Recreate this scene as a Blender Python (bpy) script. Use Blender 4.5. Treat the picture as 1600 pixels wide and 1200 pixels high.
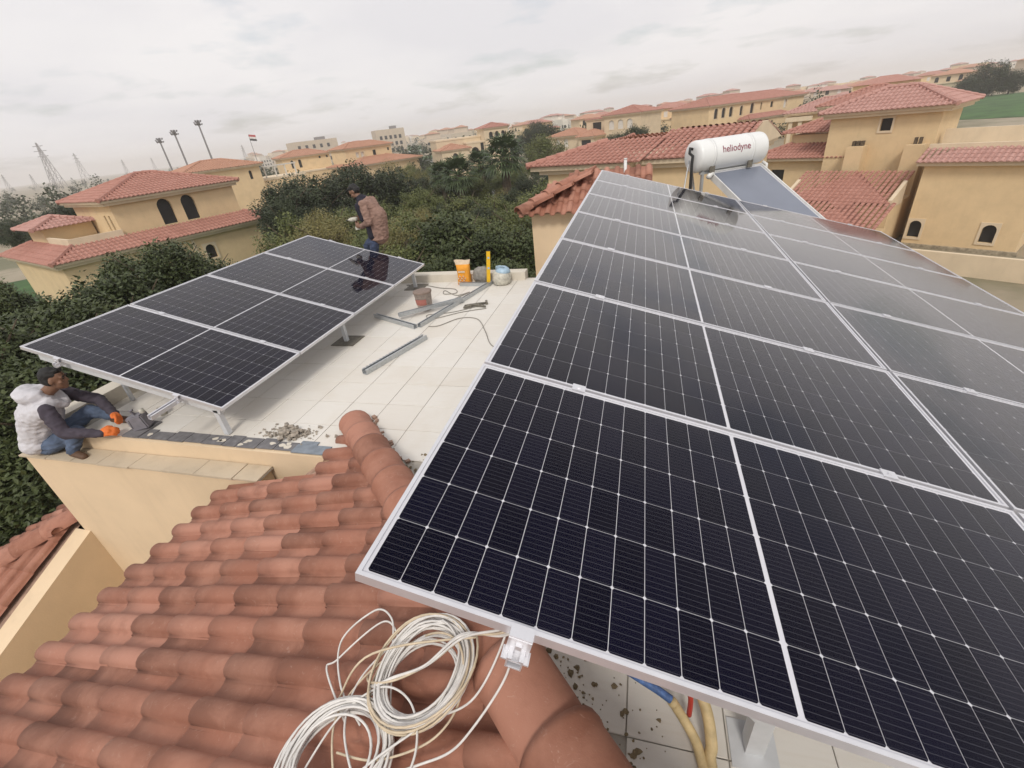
import bpy, bmesh, math, random
from mathutils import Matrix, Vector, noise
R = math.radians
scene = bpy.context.scene
for o in list(bpy.data.objects):
    bpy.data.objects.remove(o, do_unlink=True)
COL = scene.collection

# ------------------------------------------------------------------ camera
cam_d = bpy.data.cameras.new('camera'); cam = bpy.data.objects.new('camera', cam_d); COL.objects.link(cam)
cam_d.sensor_fit = 'HORIZONTAL'; cam_d.sensor_width = 36.0; cam_d.lens = 708.48 / 1600 * 36
cam_d.clip_start = 0.05; cam_d.clip_end = 9000
EYE = Vector((0, 0, 2.35))
rt = Vector((0.96405766, 0.2439682, -0.10522519)); fw = Vector((-0.26355483, 0.82796141, -0.49499369))
upv = rt.cross(fw)
cam.matrix_world = Matrix(((rt.x, upv.x, -fw.x, EYE.x), (rt.y, upv.y, -fw.y, EYE.y), (rt.z, upv.z, -fw.z, EYE.z), (0, 0, 0, 1)))
scene.camera = cam

# ------------------------------------------------------------------ light
SUN_EL, SUN_AZ = 46.0, 170.0        # azimuth clockwise from +Y
w = bpy.data.worlds.new('World'); scene.world = w; w.use_nodes = True
nt = w.node_tree; nd = nt.nodes; lk = nt.links; nd.clear()
out = nd.new('ShaderNodeOutputWorld'); bg = nd.new('ShaderNodeBackground'); bg.inputs['Strength'].default_value = 0.1
sky = nd.new('ShaderNodeTexSky'); sky.sky_type = 'NISHITA'; sky.sun_disc = False
sky.sun_elevation = R(SUN_EL); sky.sun_rotation = R(SUN_AZ); sky.dust_density = 3.0; sky.air_density = 1.2
tc = nd.new('ShaderNodeTexCoord'); sep = nd.new('ShaderNodeSeparateXYZ'); lk.new(tc.outputs['Generated'], sep.inputs[0])
def wmath(op, a, b=None):
    n = nd.new('ShaderNodeMath'); n.operation = op
    for i, x in enumerate((a, b)):
        if x is None: continue
        if isinstance(x, (int, float)): n.inputs[i].default_value = x
        else: lk.new(x, n.inputs[i])
    return n.outputs[0]
zz = wmath('ADD', wmath('ABSOLUTE', sep.outputs[2]), 0.16)
comb = nd.new('ShaderNodeCombineXYZ')
lk.new(wmath('DIVIDE', sep.outputs[0], zz), comb.inputs[0]); lk.new(wmath('DIVIDE', sep.outputs[1], zz), comb.inputs[1])
n1 = nd.new('ShaderNodeTexNoise'); n1.inputs['Scale'].default_value = 1.15; n1.inputs['Detail'].default_value = 7; n1.inputs['Roughness'].default_value = 0.55
lk.new(comb.outputs[0], n1.inputs['Vector'])
n2 = nd.new('ShaderNodeTexNoise'); n2.inputs['Scale'].default_value = 0.7; n2.inputs['Detail'].default_value = 5
mp = nd.new('ShaderNodeMapping'); mp.inputs['Location'].default_value = (4.3, 2.1, 0); lk.new(comb.outputs[0], mp.inputs[0]); lk.new(mp.outputs[0], n2.inputs['Vector'])
cr = nd.new('ShaderNodeValToRGB'); cr.color_ramp.elements[0].position = 0.34; cr.color_ramp.elements[0].color = (.50, .50, .50, 1)
cr.color_ramp.elements[1].position = 0.47; cr.color_ramp.elements[1].color = (1, 1, 1, 1); lk.new(n1.outputs[0], cr.inputs[0])
cc = nd.new('ShaderNodeValToRGB'); e = cc.color_ramp.elements
e[0].position = 0.38; e[0].color = (6.85, 6.72, 6.92, 1); e[1].position = 0.62; e[1].color = (7.75, 7.55, 7.55, 1); lk.new(n2.outputs[0], cc.inputs[0])
mx = nd.new('ShaderNodeMix'); mx.data_type = 'RGBA'; lk.new(cr.outputs[0], mx.inputs[0]); lk.new(sky.outputs[0], mx.inputs[6]); lk.new(cc.outputs[0], mx.inputs[7])
lk.new(mx.outputs[2], bg.inputs['Color']); lk.new(bg.outputs[0], out.inputs['Surface'])

sd = bpy.data.lights.new('sun', 'SUN'); sd.energy = 1.5; sd.angle = R(13); sd.color = (1.0, 0.94, 0.86)
so = bpy.data.objects.new('sun', sd); COL.objects.link(so)
ds = Vector((math.sin(R(SUN_AZ)) * math.cos(R(SUN_EL)), math.cos(R(SUN_AZ)) * math.cos(R(SUN_EL)), math.sin(R(SUN_EL))))
so.rotation_euler = ds.to_track_quat('Z', 'Y').to_euler(); so.location = (0, 0, 60)
scene.view_settings.view_transform = 'Standard'; scene.view_settings.look = 'None'
scene.view_settings.exposure = 0.28; scene.view_settings.gamma = 1.0
scene.render.engine = 'CYCLES'
scene.cycles.max_bounces = 8; scene.cycles.transparent_max_bounces = 12; scene.cycles.volume_bounces = 1

# ------------------------------------------------------------------ materials
def srgb(r, g, b):
    f = lambda c: (c / 255 / 12.92) if c / 255 <= .04045 else ((c / 255 + .055) / 1.055) ** 2.4
    return (f(r), f(g), f(b))
class NT:
    def __init__(s, name):
        s.m = bpy.data.materials.new(name); s.m.use_nodes = True; s.t = s.m.node_tree; s.n = s.t.nodes; s.l = s.t.links
        s.b = s.n['Principled BSDF']; s.o = s.n['Material Output']
    def new(s, t): return s.n.new('ShaderNode' + t)
    def link(s, a, b): s.l.new(a, b)
    def math(s, op, a, b=None, clamp=False):
        n = s.new('Math'); n.operation = op; n.use_clamp = clamp
        for i, x in enumerate((a, b)):
            if x is None: continue
            if isinstance(x, (int, float)): n.inputs[i].default_value = x
            else: s.link(x, n.inputs[i])
        return n.outputs[0]
    def noise(s, vec, scale, detail=4, rough=.55, dist=0):
        n = s.new('TexNoise'); n.inputs['Scale'].default_value = scale; n.inputs['Detail'].default_value = detail
        n.inputs['Roughness'].default_value = rough; n.inputs['Distortion'].default_value = dist
        if vec is not None: s.link(vec, n.inputs['Vector'])
        return n.outputs[0]
    def ramp(s, fac, stops):
        n = s.new('ValToRGB'); el = n.color_ramp.elements
        while len(el) < len(stops): el.new(.5)
        for e_, (p, c) in zip(el, stops):
            e_.position = p; e_.color = (*c, 1) if len(c) == 3 else c
        s.link(fac, n.inputs[0]); return n.outputs[0]
    def mix(s, fac, a, b, mode='MIX'):
        n = s.new('Mix'); n.data_type = 'RGBA'; n.blend_type = mode
        for i, x in ((0, fac), (6, a), (7, b)):
            if isinstance(x, (int, float)): n.inputs[i].default_value = x
            elif isinstance(x, tuple): n.inputs[i].default_value = (*x, 1)
            else: s.link(x, n.inputs[i])
        return n.outputs[2]
    def pos(s): return s.new('NewGeometry').outputs['Position']
    def obj(s): return s.new('TexCoord').outputs['Object']
    def rnd(s): return s.new('ObjectInfo').outputs['Random']
    def bump(s, h, strength=.3, dist=.01):
        n = s.new('Bump'); n.inputs['Strength'].default_value = strength; n.inputs['Distance'].default_value = dist
        s.link(h, n.inputs['Height']); s.link(n.outputs[0], s.b.inputs['Normal'])
    def base(s, c):
        if isinstance(c, tuple): s.b.inputs['Base Color'].default_value = (*c, 1)
        else: s.link(c, s.b.inputs['Base Color'])
    def rough(s, r): s.b.inputs['Roughness'].default_value = r
G3 = lambda v: (v, v, v)
def plain(name, col, rough=.7, metal=0, var=.12, scale=6, bump=0.0, bscale=60):
    t = NT(name); n = t.noise(t.pos(), scale, 5)
    a = tuple(c * (1 - var) for c in col); b = tuple(min(1, c * (1 + var)) for c in col)
    t.base(t.ramp(n, [(.3, a), (.7, b)])); t.rough(rough); t.b.inputs['Metallic'].default_value = metal
    if bump: t.bump(t.noise(t.pos(), bscale, 6), bump, .01)
    return t.m
def mk_tile(name, far=False):
    t = NT(name)
    c = t.ramp(t.rnd(), [(0, (.20, .084, .053)), (.3, (.285, .118, .074)), (.7, (.35, .15, .097)), (1, (.44, .215, .152))])
    p = t.pos()
    st = t.ramp(t.noise(p, 3.2, 6, .6, .4), [(.42, G3(0)), (.66, G3(1))])
    c = t.mix(t.math('MULTIPLY', st, .55), c, (.45, .225, .155))
    dk = t.ramp(t.noise(p, 5.5, 5, .6), [(.50, G3(0)), (.72, G3(1))])
    c = t.mix(t.math('MULTIPLY', dk, .55), c, (.21, .085, .052))
    du = t.ramp(t.noise(p, 26, 6, .7, 1.5), [(.60, G3(0)), (.78, G3(1))])
    c = t.mix(t.math('MULTIPLY', du, .5), c, (.58, .42, .34))
    d2 = t.ramp(t.noise(p, 9, 7, .75, 2.5), [(.60, G3(0)), (.74, G3(1))])
    c = t.mix(t.math('MULTIPLY', d2, .35), c, (.52, .33, .255))
    t.base(c); t.rough(.78); t.bump(t.noise(p, 90, 6, .7), .28, .006)
    return t.m
def mk_roof(name, a, b):
    t = NT(name); p = t.pos()
    c = t.ramp(t.noise(p, 1.1, 6, .7), [(.3, a), (.7, b)])
    sp = t.ramp(t.noise(p, 4.5, 3, .8), [(.45, G3(0)), (.75, G3(1))])
    c = t.mix(t.math('MULTIPLY', sp, .5), c, tuple(min(1, x * 1.35) for x in b))
    t.base(c); t.rough(.8); t.bump(t.noise(p, 12, 4), .3, .05); return t.m
def mk_wall(name, col, dirt=.25):
    t = NT(name); p = t.pos()
    c = t.ramp(t.noise(p, .9, 7, .65), [(.28, tuple(x * .88 for x in col)), (.55, col), (.8, tuple(min(1, x * 1.08) for x in col))])
    mpn = t.new('Mapping'); mpn.inputs['Scale'].default_value = (3.5, 3.5, .5); t.link(p, mpn.inputs[0])
    s = t.ramp(t.noise(mpn.outputs[0], 1.4, 6, .65), [(.52, G3(0)), (.8, G3(1))])
    c = t.mix(t.math('MULTIPLY', s, dirt), c, tuple(x * .62 for x in col))
    t.base(c); t.rough(.9); t.bump(t.noise(p, 45, 7, .7), .22, .01); return t.m
def mk_floor():
    t = NT('cream_floor_tile'); p = t.pos()
    c = t.ramp(t.rnd(), [(0, (.685, .65, .59)), (.5, (.70, .67, .615)), (1, (.715, .69, .64))])
    st = t.ramp(t.noise(p, 1.6, 7, .62, .5), [(.46, G3(0)), (.72, G3(1))])
    c = t.mix(t.math('MULTIPLY', st, .45), c, (.60, .54, .45))
    mpn = t.new('Mapping'); mpn.inputs['Scale'].default_value = (1.2, 14, 1); t.link(p, mpn.inputs[0])
    sl = t.ramp(t.noise(mpn.outputs[0], 3, 4, .6), [(.5, G3(0)), (.75, G3(1))])
    c = t.mix(t.math('MULTIPLY', sl, .22), c, (.58, .52, .42))
    sp = t.ramp(t.noise(p, 24, 5, .7, .6), [(.69, G3(0)), (.76, G3(1))])
    c = t.mix(t.math('MULTIPLY', sp, .5), c, (.36, .32, .26))
    t.base(c); t.rough(.55); t.bump(t.noise(p, 30, 4), .06, .01); return t.m
def mk_leaf(name, a, b, c3):
    t = NT(name); p = t.pos()
    t.base(t.ramp(t.noise(p, .55, 6, .8), [(.25, a), (.52, b), (.78, c3)])); t.rough(.5)
    t.b.inputs['Specular IOR Level'].default_value = .35
    return t.m
def mk_cell():
    t = NT('dark_silicon_cell'); ob = t.obj(); s = t.new('SeparateXYZ'); t.link(ob, s.inputs[0])
    fr = t.math('FRACT', t.math('DIVIDE', t.math('ADD', s.outputs[1], 5.0), .0182))
    ln = t.math('LESS_THAN', fr, .06)
    c = t.ramp(t.rnd(), [(0, (.0030, .0029, .0090)), (1, (.0052, .0050, .0150))])
    c = t.mix(t.math('MULTIPLY', ln, .6), c, (.11, .11, .135))
    t.base(c); t.rough(.42); t.b.inputs['Specular IOR Level'].default_value = 0
    return t.m
def mk_glass():
    t = NT('panel_glass'); t.n.remove(t.b)
    lw = t.new('LayerWeight'); lw.inputs['Blend'].default_value = .5
    fz = t.math('ADD', t.math('MULTIPLY', t.math('POWER', lw.outputs['Facing'], 4.2), .97), .004)
    gl = t.new('BsdfGlossy'); gl.inputs['Roughness'].default_value = .055; gl.inputs['Color'].default_value = (1, .985, .97, 1)
    tr = t.new('BsdfTransparent'); df = t.new('BsdfDiffuse'); df.inputs['Color'].default_value = (.42, .38, .33, 1)
    m1 = t.new('MixShader'); m2 = t.new('MixShader')
    d = t.ramp(t.noise(t.pos(), 2.2, 7, .7, .3), [(.38, G3(.001)), (.78, G3(.010))])
    t.link(d, m1.inputs[0]); t.link(tr.outputs[0], m1.inputs[1]); t.link(df.outputs[0], m1.inputs[2])
    t.link(fz, m2.inputs[0]); t.link(m1.outputs[0], m2.inputs[1]); t.link(gl.outputs[0], m2.inputs[2])
    t.link(m2.outputs[0], t.o.inputs['Surface']); return t.m
def mk_ground():
    t = NT('sandy_ground'); p = t.pos()
    c = t.ramp(t.noise(p, .02, 8, .65), [(.32, (.22, .18, .12)), (.5, (.30, .25, .175)), (.7, (.36, .31, .23))])
    g = t.ramp(t.noise(p, .035, 7, .7), [(.48, G3(0)), (.6, G3(1))])
    c = t.mix(t.math('MULTIPLY', g, .7), c, (.10, .11, .05))
    t.base(c); t.rough(.95); t.bump(t.noise(p, 1.5, 6), .4, .1); return t.m
M = {}
M['tile'] = mk_tile('terracotta_tile')
M['roof_red'] = mk_roof('far_red_roof', (.335, .150, .112), (.43, .215, .168))
M['roof_pink'] = mk_roof('far_pink_roof', (.385, .20, .165), (.47, .27, .23))
M['roof_orange'] = mk_roof('far_orange_roof', (.385, .195, .125), (.46, .25, .165))
M['wall'] = mk_wall('yellow_stucco', (.75, .585, .395), .22)
M['wall_far'] = mk_wall('cream_yellow_stucco', (.70, .53, .315), .15)
M['wall_pale'] = mk_wall('pale_cream_stucco', (.64, .52, .36), .15)
M['trim'] = mk_wall('cream_trim', (.68, .56, .40), .2)
M['coping'] = mk_wall('dusty_coping', (.55, .46, .34), .5)
M['floor'] = mk_floor()
M['grout'] = plain('grey_grout', (.42, .39, .34), .9, 0, .2, 12)
M['white_coping'] = mk_wall('white_parapet_render', (.64, .59, .50), .45)
M['alu'] = plain('anodised_aluminium', (.70, .70, .73), .38, .55, .04, 20)
M['galv'] = plain('galvanised_steel', (.50, .52, .53), .45, .6, .12, 40)
M['paint_grey'] = plain('pale_grey_painted_steel', (.62, .64, .66), .5, .1, .06, 14)
M['cell'] = mk_cell(); M['glass'] = mk_glass()
M['backsheet'] = plain('white_backsheet', (.62, .62, .66), .5, 0, .03, 4)
M['cable'] = plain('white_cable_sheath', (.70, .68, .65), .5, 0, .12, 22)
M['cable_tan'] = plain('cream_cable_sheath', (.60, .50, .36), .5, 0, .15, 22)
M['cable_grey'] = plain('grey_cable', (.25, .23, .20), .6)
M['dark'] = plain('dark_void', (.012, .011, .010), .6, 0, .1)
M['glasspane'] = plain('dark_window_pane', (.03, .032, .035), .12, 0, .2, 3)
M['whitepane'] = plain('white_shutter', (.62, .59, .54), .5)
M['ground'] = mk_ground()
M['asphalt'] = plain('worn_asphalt', (.13, .13, .135), .9, 0, .15, 2, .3, 30)
M['kerb'] = plain('concrete_kerb', (.38, .35, .30), .9, 0, .15, 3)
M['grass'] = plain('mown_grass', (.045, .105, .025), .95, 0, .35, .25, .5, 3)
M['water'] = plain('pond_water', (.30, .33, .33), .08, 0, .05, .1)
M['leaf_dark'] = mk_leaf('dark_broad_leaf', (.022, .032, .011), (.055, .073, .023), (.135, .155, .052))
M['leaf_deep'] = mk_leaf('deep_green_leaf', (.018, .026, .012), (.040, .054, .022), (.082, .100, .040))
M['leaf_green'] = mk_leaf('bright_green_leaf', (.050, .066, .018), (.120, .140, .040), (.230, .230, .078))
M['leaf_yellow'] = mk_leaf('yellowing_leaf', (.10, .098, .030), (.20, .175, .058), (.33, .27, .11))
M['leaf_palm'] = mk_leaf('palm_frond_green', (.035, .058, .022), (.062, .092, .036), (.105, .130, .060))
M['bark'] = plain('brown_bark', (.10, .075, .05), .95, 0, .3, 8, .6, 20)
M['steel_far'] = plain('lattice_steel', (.22, .21, .215), .7, .2)
M['skin'] = plain('brown_skin', (.20, .105, .065), .55, 0, .08, 12)
M['hair'] = plain('black_hair', (.008, .007, .007), .6, 0, .3, 60, .6, 180)
M['fleece'] = plain('white_fleece', (.58, .57, .60), .95, 0, .06, 18, .5, 35)
M['sleeve'] = plain('charcoal_sleeve', (.058, .048, .064), .9, 0, .15, 20, .4, 40)
M['jeans'] = plain('blue_denim', (.085, .118, .185), .9, 0, .35, 9, .6, 25)
M['jeans_dk'] = plain('dark_blue_denim', (.045, .062, .115), .9, 0, .25, 9, .4, 40)
M['glove'] = plain('orange_glove', (.72, .17, .03), .7, 0, .12, 30)
M['shoe'] = plain('brown_shoe', (.11, .06, .035), .7)
M['jacket'] = plain('dusty_rose_jacket', (.265, .165, .13), .9, 0, .16, 12, .6, 22)
M['navy'] = plain('navy_cloth', (.016, .015, .026), .9, 0, .15, 12)
M['yellow'] = plain('yellow_level_paint', (.80, .48, .02), .4, 0, .05)
M['bag_orange'] = plain('orange_cement_bag', (.78, .33, .03), .7, 0, .15, 14, .4, 25)
M['bag_pale'] = plain('pale_paper', (.62, .50, .36), .85, 0, .12, 20, .4, 30)
M['bag_red'] = plain('red_print', (.55, .16, .08), .75, 0, .1)
M['sack'] = plain('grey_woven_sack', (.26, .245, .22), .9, 0, .35, 18, .8, 30)
M['jug'] = plain('dusty_white_jug', (.52, .50, .43), .5, 0, .28, 22, .3, 30)
M['jug_blue'] = plain('pale_blue_plastic', (.36, .50, .62), .45, 0, .12, 20)
M['bucket'] = plain('stained_bucket', (.46, .38, .33), .6, 0, .30, 22, .3, 40)
M['bucket_lid'] = plain('brown_lid', (.22, .165, .135), .75, 0, .2, 20)
M['label_red'] = plain('faded_red_label', (.42, .16, .13), .7)
M['toolgrey'] = plain('grimy_tool', (.17, .155, .125), .6, .3, .3, 30)
M['membrane'] = plain('grey_membrane', (.16, .155, .16), .9, 0, .25, 16, .4, 40)
M['membrane_blue'] = plain('blue_grey_tile_back', (.21, .24, .275), .85, 0, .2, 16)
M['rubble'] = plain('broken_mortar', (.34, .30, .25), .95, 0, .45, 30, .7, 60)
M['mortar'] = plain('pink_mortar', (.36, .235, .175), .95, 0, .3, 16, .7, 50)
M['tank'] = plain('white_enamel_tank', (.74, .75, .74), .35, 0, .03, 3)
M['logo'] = plain('maroon_logo', (.22, .02, .05), .5, 0, .02)
M['black'] = plain('black_rubber', (.015, .015, .016), .55)
M['absorber'] = plain('blue_grey_absorber', (.18, .20, .25), .3, 0, .05, 3)
M['pvc'] = plain('white_pvc', (.70, .70, .68), .45)
M['conduit'] = plain('cream_conduit', (.58, .45, .24), .6, 0, .2, 22)
M['pipe_red'] = plain('red_pipe', (.50, .04, .025), .45)
M['pipe_blue'] = plain('blue_tape', (.07, .14, .33), .6, 0, .5, 45)
M['dirt'] = plain('brown_dirt', (.20, .155, .09), .95, 0, .4, 14, .6, 30)
M['gravel'] = plain('rough_stone_footing', (.34, .29, .21), .95, 0, .4, 5, .8, 8)
M['city'] = mk_wall('far_city_render', (.55, .46, .36), .1)
M['city_w'] = plain('far_white_render', (.66, .61, .54), .9, 0, .08, .3)
M['flag_red'] = plain('flag_red', (.42, .03, .03), .8); M['flag_white'] = plain('flag_white', (.7, .68, .66), .8)
M['boxgrey'] = plain('grey_metal_can', (.22, .21, .235), .6, .2, .15, 20)

# ------------------------------------------------------------------ mesh helpers
class MB:
    def __init__(s): s.v = []; s.f = []; s.mi = []
    def add(s, vs, fs, mi=0, X=None):
        b = len(s.v); s.v += [tuple(X @ Vector(p)) if X is not None else tuple(p) for p in vs]
        s.f += [tuple(b + i for i in f) for f in fs]; s.mi += [mi] * len(fs); return s
    def box(s, x0, x1, y0, y1, z0, z1, mi=0, X=None):
        return s.add([(x0, y0, z0), (x1, y0, z0), (x1, y1, z0), (x0, y1, z0), (x0, y0, z1), (x1, y0, z1), (x1, y1, z1), (x0, y1, z1)],
                     [(3, 2, 1, 0), (4, 5, 6, 7), (0, 1, 5, 4), (1, 2, 6, 5), (2, 3, 7, 6), (3, 0, 4, 7)], mi, X)
    def bar(s, a, b, wd, ht, mi=0, up=Vector((0, 0, 1))):
        a, b = Vector(a), Vector(b); d = b - a; L = d.length; d.normalize()
        sd_ = d.cross(up)
        if sd_.length < 1e-4: sd_ = d.cross(Vector((0, 1, 0)))
        sd_.normalize(); u2 = sd_.cross(d)
        X = Matrix(((d.x, sd_.x, u2.x, a.x), (d.y, sd_.y, u2.y, a.y), (d.z, sd_.z, u2.z, a.z), (0, 0, 0, 1)))
        return s.box(0, L, -wd / 2, wd / 2, -ht / 2, ht / 2, mi, X)
    def channel(s, a, b, wd, ht, th=.004, mi=0, up=Vector((0, 0, 1))):
        # open C profile: web at the bottom, two flanges
        a, b = Vector(a), Vector(b); d = (b - a); L = d.length; d.normalize(); sd_ = d.cross(up); sd_.normalize(); u2 = sd_.cross(d)
        X = Matrix(((d.x, sd_.x, u2.x, a.x), (d.y, sd_.y, u2.y, a.y), (d.z, sd_.z, u2.z, a.z), (0, 0, 0, 1)))
        s.box(0, L, -wd / 2, wd / 2, -ht / 2, -ht / 2 + th, mi, X)
        for q in (-1, 1):
            s.box(0, L, q * wd / 2 - (th if q > 0 else 0), q * wd / 2 + (th if q < 0 else 0), -ht / 2 + th, ht / 2, mi, X)
            s.box(0, L, min(q * (wd / 2 - th), q * (wd / 2 - wd * .28)), max(q * (wd / 2 - th), q * (wd / 2 - wd * .28)), ht / 2 - th, ht / 2, mi, X)
        return s
    def tube(s, pts, r, n=6, mi=0, cap=True):
        pts = [Vector(p) for p in pts]; rr = r if isinstance(r, (list, tuple)) else [r] * len(pts)
        b = len(s.v); t0 = (pts[1] - pts[0]).normalized(); ref = Vector((0, 0, 1)) if abs(t0.z) < .9 else Vector((1, 0, 0))
        nrm = t0.cross(ref).normalized()
        for i, p in enumerate(pts):
            t = (pts[min(i + 1, len(pts) - 1)] - pts[max(i - 1, 0)]).normalized()
            nrm = (nrm - t * nrm.dot(t)).normalized(); bn = t.cross(nrm)
            for k in range(n):
                a = 2 * math.pi * k / n; s.v.append(tuple(p + (nrm * math.cos(a) + bn * math.sin(a)) * rr[i]))
        for i in range(len(pts) - 1):
            for k in range(n):
                s.f.append((b + i * n + k, b + i * n + (k + 1) % n, b + (i + 1) * n + (k + 1) % n, b + (i + 1) * n + k)); s.mi.append(mi)
        if cap:
            s.f.append(tuple(b + k for k in range(n))[::-1]); s.mi.append(mi)
            e_ = b + (len(pts) - 1) * n; s.f.append(tuple(e_ + k for k in range(n))); s.mi.append(mi)
        return s
    def lathe(s, prof, n=20, mi=0, X=None):
        vs = []; fs = []
        for r, z in prof:
            for k in range(n):
                a = 2 * math.pi * k / n; vs.append((r * math.cos(a), r * math.sin(a), z))
        for i in range(len(prof) - 1):
            for k in range(n):
                fs.append((i * n + k, i * n + (k + 1) % n, (i + 1) * n + (k + 1) % n, (i + 1) * n + k))
        return s.add(vs, fs, mi, X)
    def mesh(s, name, mats, smooth=False):
        me = bpy.data.meshes.new(name); me.from_pydata(s.v, [], s.f)
        for m in mats: me.materials.append(m)
        if len(mats) > 1: me.polygons.foreach_set('material_index', s.mi)
        if smooth: me.polygons.foreach_set('use_smooth', [True] * len(me.polygons))
        me.update(); return me
    def build(s, name, mats, parent=None, smooth=False):
        if not isinstance(mats, (list, tuple)): mats = [mats]
        return link(name, s.mesh(name, mats, smooth), parent)
def link(name, me, parent=None, mat=None):
    o = bpy.data.objects.new(name, me); COL.objects.link(o)
    if parent: o.parent = parent
    if mat is not None: o.matrix_basis = mat
    return o
def tag(o, label, cat, group=None, kind=None):
    if label: o['label'] = label
    if cat: o['category'] = cat
    if group: o['group'] = group
    if kind: o['kind'] = kind
    return o
def thing(name, label, cat, loc=(0, 0, 0), rotz=0, group=None, mat=None):
    o = bpy.data.objects.new(name, None); COL.objects.link(o); o.empty_display_size = .2
    if mat is not None: o.matrix_world = mat
    else: o.location = loc; o.rotation_euler = (0, 0, rotz)
    return tag(o, label, cat, group)
def struct(name, mb, m):
    o = mb.build(name, m); o['kind'] = 'structure'; return o
def bevel_mesh(me, w_=.01, seg=2):
    bm = bmesh.new(); bm.from_mesh(me); bmesh.ops.bevel(bm, geom=bm.edges[:], offset=w_, segments=seg, affect='EDGES'); bm.to_mesh(me); bm.free(); return me
def cut(me, cutter_mb):
    a = bpy.data.objects.new('tmp_a', me); b = bpy.data.objects.new('tmp_b', cutter_mb.mesh('tmp', [])); COL.objects.link(a); COL.objects.link(b)
    md = a.modifiers.new('b', 'BOOLEAN'); md.object = b; md.operation = 'DIFFERENCE'; md.solver = 'EXACT'
    dg = bpy.context.evaluated_depsgraph_get(); r = bpy.data.meshes.new_from_object(a.evaluated_get(dg))
    bpy.data.objects.remove(a); bpy.data.objects.remove(b); return r
def remesh(me, vox, smooth=6):
    a = bpy.data.objects.new('tmp_r', me); COL.objects.link(a)
    md = a.modifiers.new('r', 'REMESH'); md.mode = 'VOXEL'; md.voxel_size = vox
    sm = a.modifiers.new('s', 'SMOOTH'); sm.iterations = smooth; sm.factor = .5
    dg = bpy.context.evaluated_depsgraph_get(); r = bpy.data.meshes.new_from_object(a.evaluated_get(dg))
    bpy.data.objects.remove(a); r.polygons.foreach_set('use_smooth', [True] * len(r.polygons)); return r
rng = random.Random(7)

# ================================================================== ground and setting
GZ = -7.0
g = MB(); S = 3200
NN = 24
for i in range(NN + 1):
    for j in range(NN + 1): g.v.append((-S + 2 * S * i / NN, -S + 2 * S * j / NN, GZ))
for i in range(NN):
    for j in range(NN): g.f.append((i * (NN + 1) + j, (i + 1) * (NN + 1) + j, (i + 1) * (NN + 1) + j + 1, i * (NN + 1) + j + 1)); g.mi.append(0)
struct('ground', g, M['ground'])
def ribbon(name, pts, wd, z, m, kerb=False):
    mb = MB(); kb = MB(); L_ = []
    for i, p in enumerate(pts):
        a = Vector(pts[max(i - 1, 0)]); b = Vector(pts[min(i + 1, len(pts) - 1)]); d = (b - a).normalized(); n_ = Vector((-d.y, d.x)); p = Vector(p)
        L_.append((p + n_ * wd / 2, p - n_ * wd / 2, n_))
    for i in range(len(L_) - 1):
        a, b, c, d = L_[i][0], L_[i][1], L_[i + 1][1], L_[i + 1][0]
        mb.add([(a.x, a.y, z), (b.x, b.y, z), (c.x, c.y, z), (d.x, d.y, z)], [(0, 1, 2, 3)])
        if kerb:
            for (p, q, n0, n1_, sg) in ((a, d, L_[i][2], L_[i + 1][2], 1), (b, c, L_[i][2], L_[i + 1][2], -1)):
                p2 = p + n0 * .22 * sg; q2 = q + n1_ * .22 * sg
                kb.add([(p.x, p.y, z - .02), (q.x, q.y, z - .02), (q2.x, q2.y, z - .02), (p2.x, p2.y, z - .02), (p.x, p.y, z + .13), (q.x, q.y, z + .13), (q2.x, q2.y, z + .13), (p2.x, p2.y, z + .13)],
                       [(4, 5, 6, 7), (0, 1, 5, 4), (3, 2, 6, 7)])
    struct(name, mb, m)
    if kerb: struct('kerb', kb, M['kerb'])
ribbon('road', [(-7.5, -20), (-8.2, 10), (-8.8, 30), (-10, 45), (-14, 62), (-24, 80), (-40, 98), (-75, 120)], 6.0, GZ + .02, M['asphalt'], True)
ribbon('road', [(-190, 25), (-120, 62), (-85, 80), (-55, 100)], 6.0, GZ + .024, M['asphalt'], True)
ribbon('path', [(9, 35.0), (15.5, 31.2), (22, 26.2)], 1.8, GZ + .02, M['kerb'])
def patch(name, c, rx, ry, z, m, amp=.25, seed=0, bulge=0):
    r_ = random.Random(seed); mb = MB(); n = 40; ph = [r_.uniform(0, 6.28) for _ in range(3)]
    rings = 5; mb.v.append((c[0], c[1], z + bulge))
    for q in range(1, rings + 1):
        for k in range(n):
            a = 2 * math.pi * k / n; f = 1 + amp * (math.sin(2 * a + ph[0]) * .5 + math.sin(3 * a + ph[1]) * .35 + math.sin(5 * a + ph[2]) * .15)
            t = q / rings; mb.v.append((c[0] + rx * f * t * math.cos(a), c[1] + ry * f * t * math.sin(a), z + bulge * (1 - t * t)))
    for k in range(n): mb.f.append((0, 1 + k, 1 + (k + 1) % n)); mb.mi.append(0)
    for q in range(rings - 1):
        for k in range(n): mb.f.append((1 + q * n + k, 1 + (q + 1) * n + k, 1 + (q + 1) * n + (k + 1) % n, 1 + q * n + (k + 1) % n)); mb.mi.append(0)
    o = mb.build(name, m, None, True); o['kind'] = 'structure'; return o
patch('lawn', (96, 172), 44, 60, GZ + .05, M['grass'], .15, 1, 1.6)
patch('lawn', (-78, 190), 50, 60, GZ + .05, M['grass'], .3, 2)
patch('lawn', (-150, 420), 120, 120, GZ + .05, M['grass'], .3, 3)
patch('lawn', (-60, 330), 90, 70, GZ + .055, M['grass'], .3, 4)
patch('lawn', (-46, 28), 22, 16, GZ + .05, M['grass'], .2, 5)
patch('lawn', (-19, 36), 16, 30, GZ + .012, M['grass'], .2, 6)
patch('pond', (-76, 178), 15, 32, GZ + .12, M['water'], .25, 7)
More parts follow.
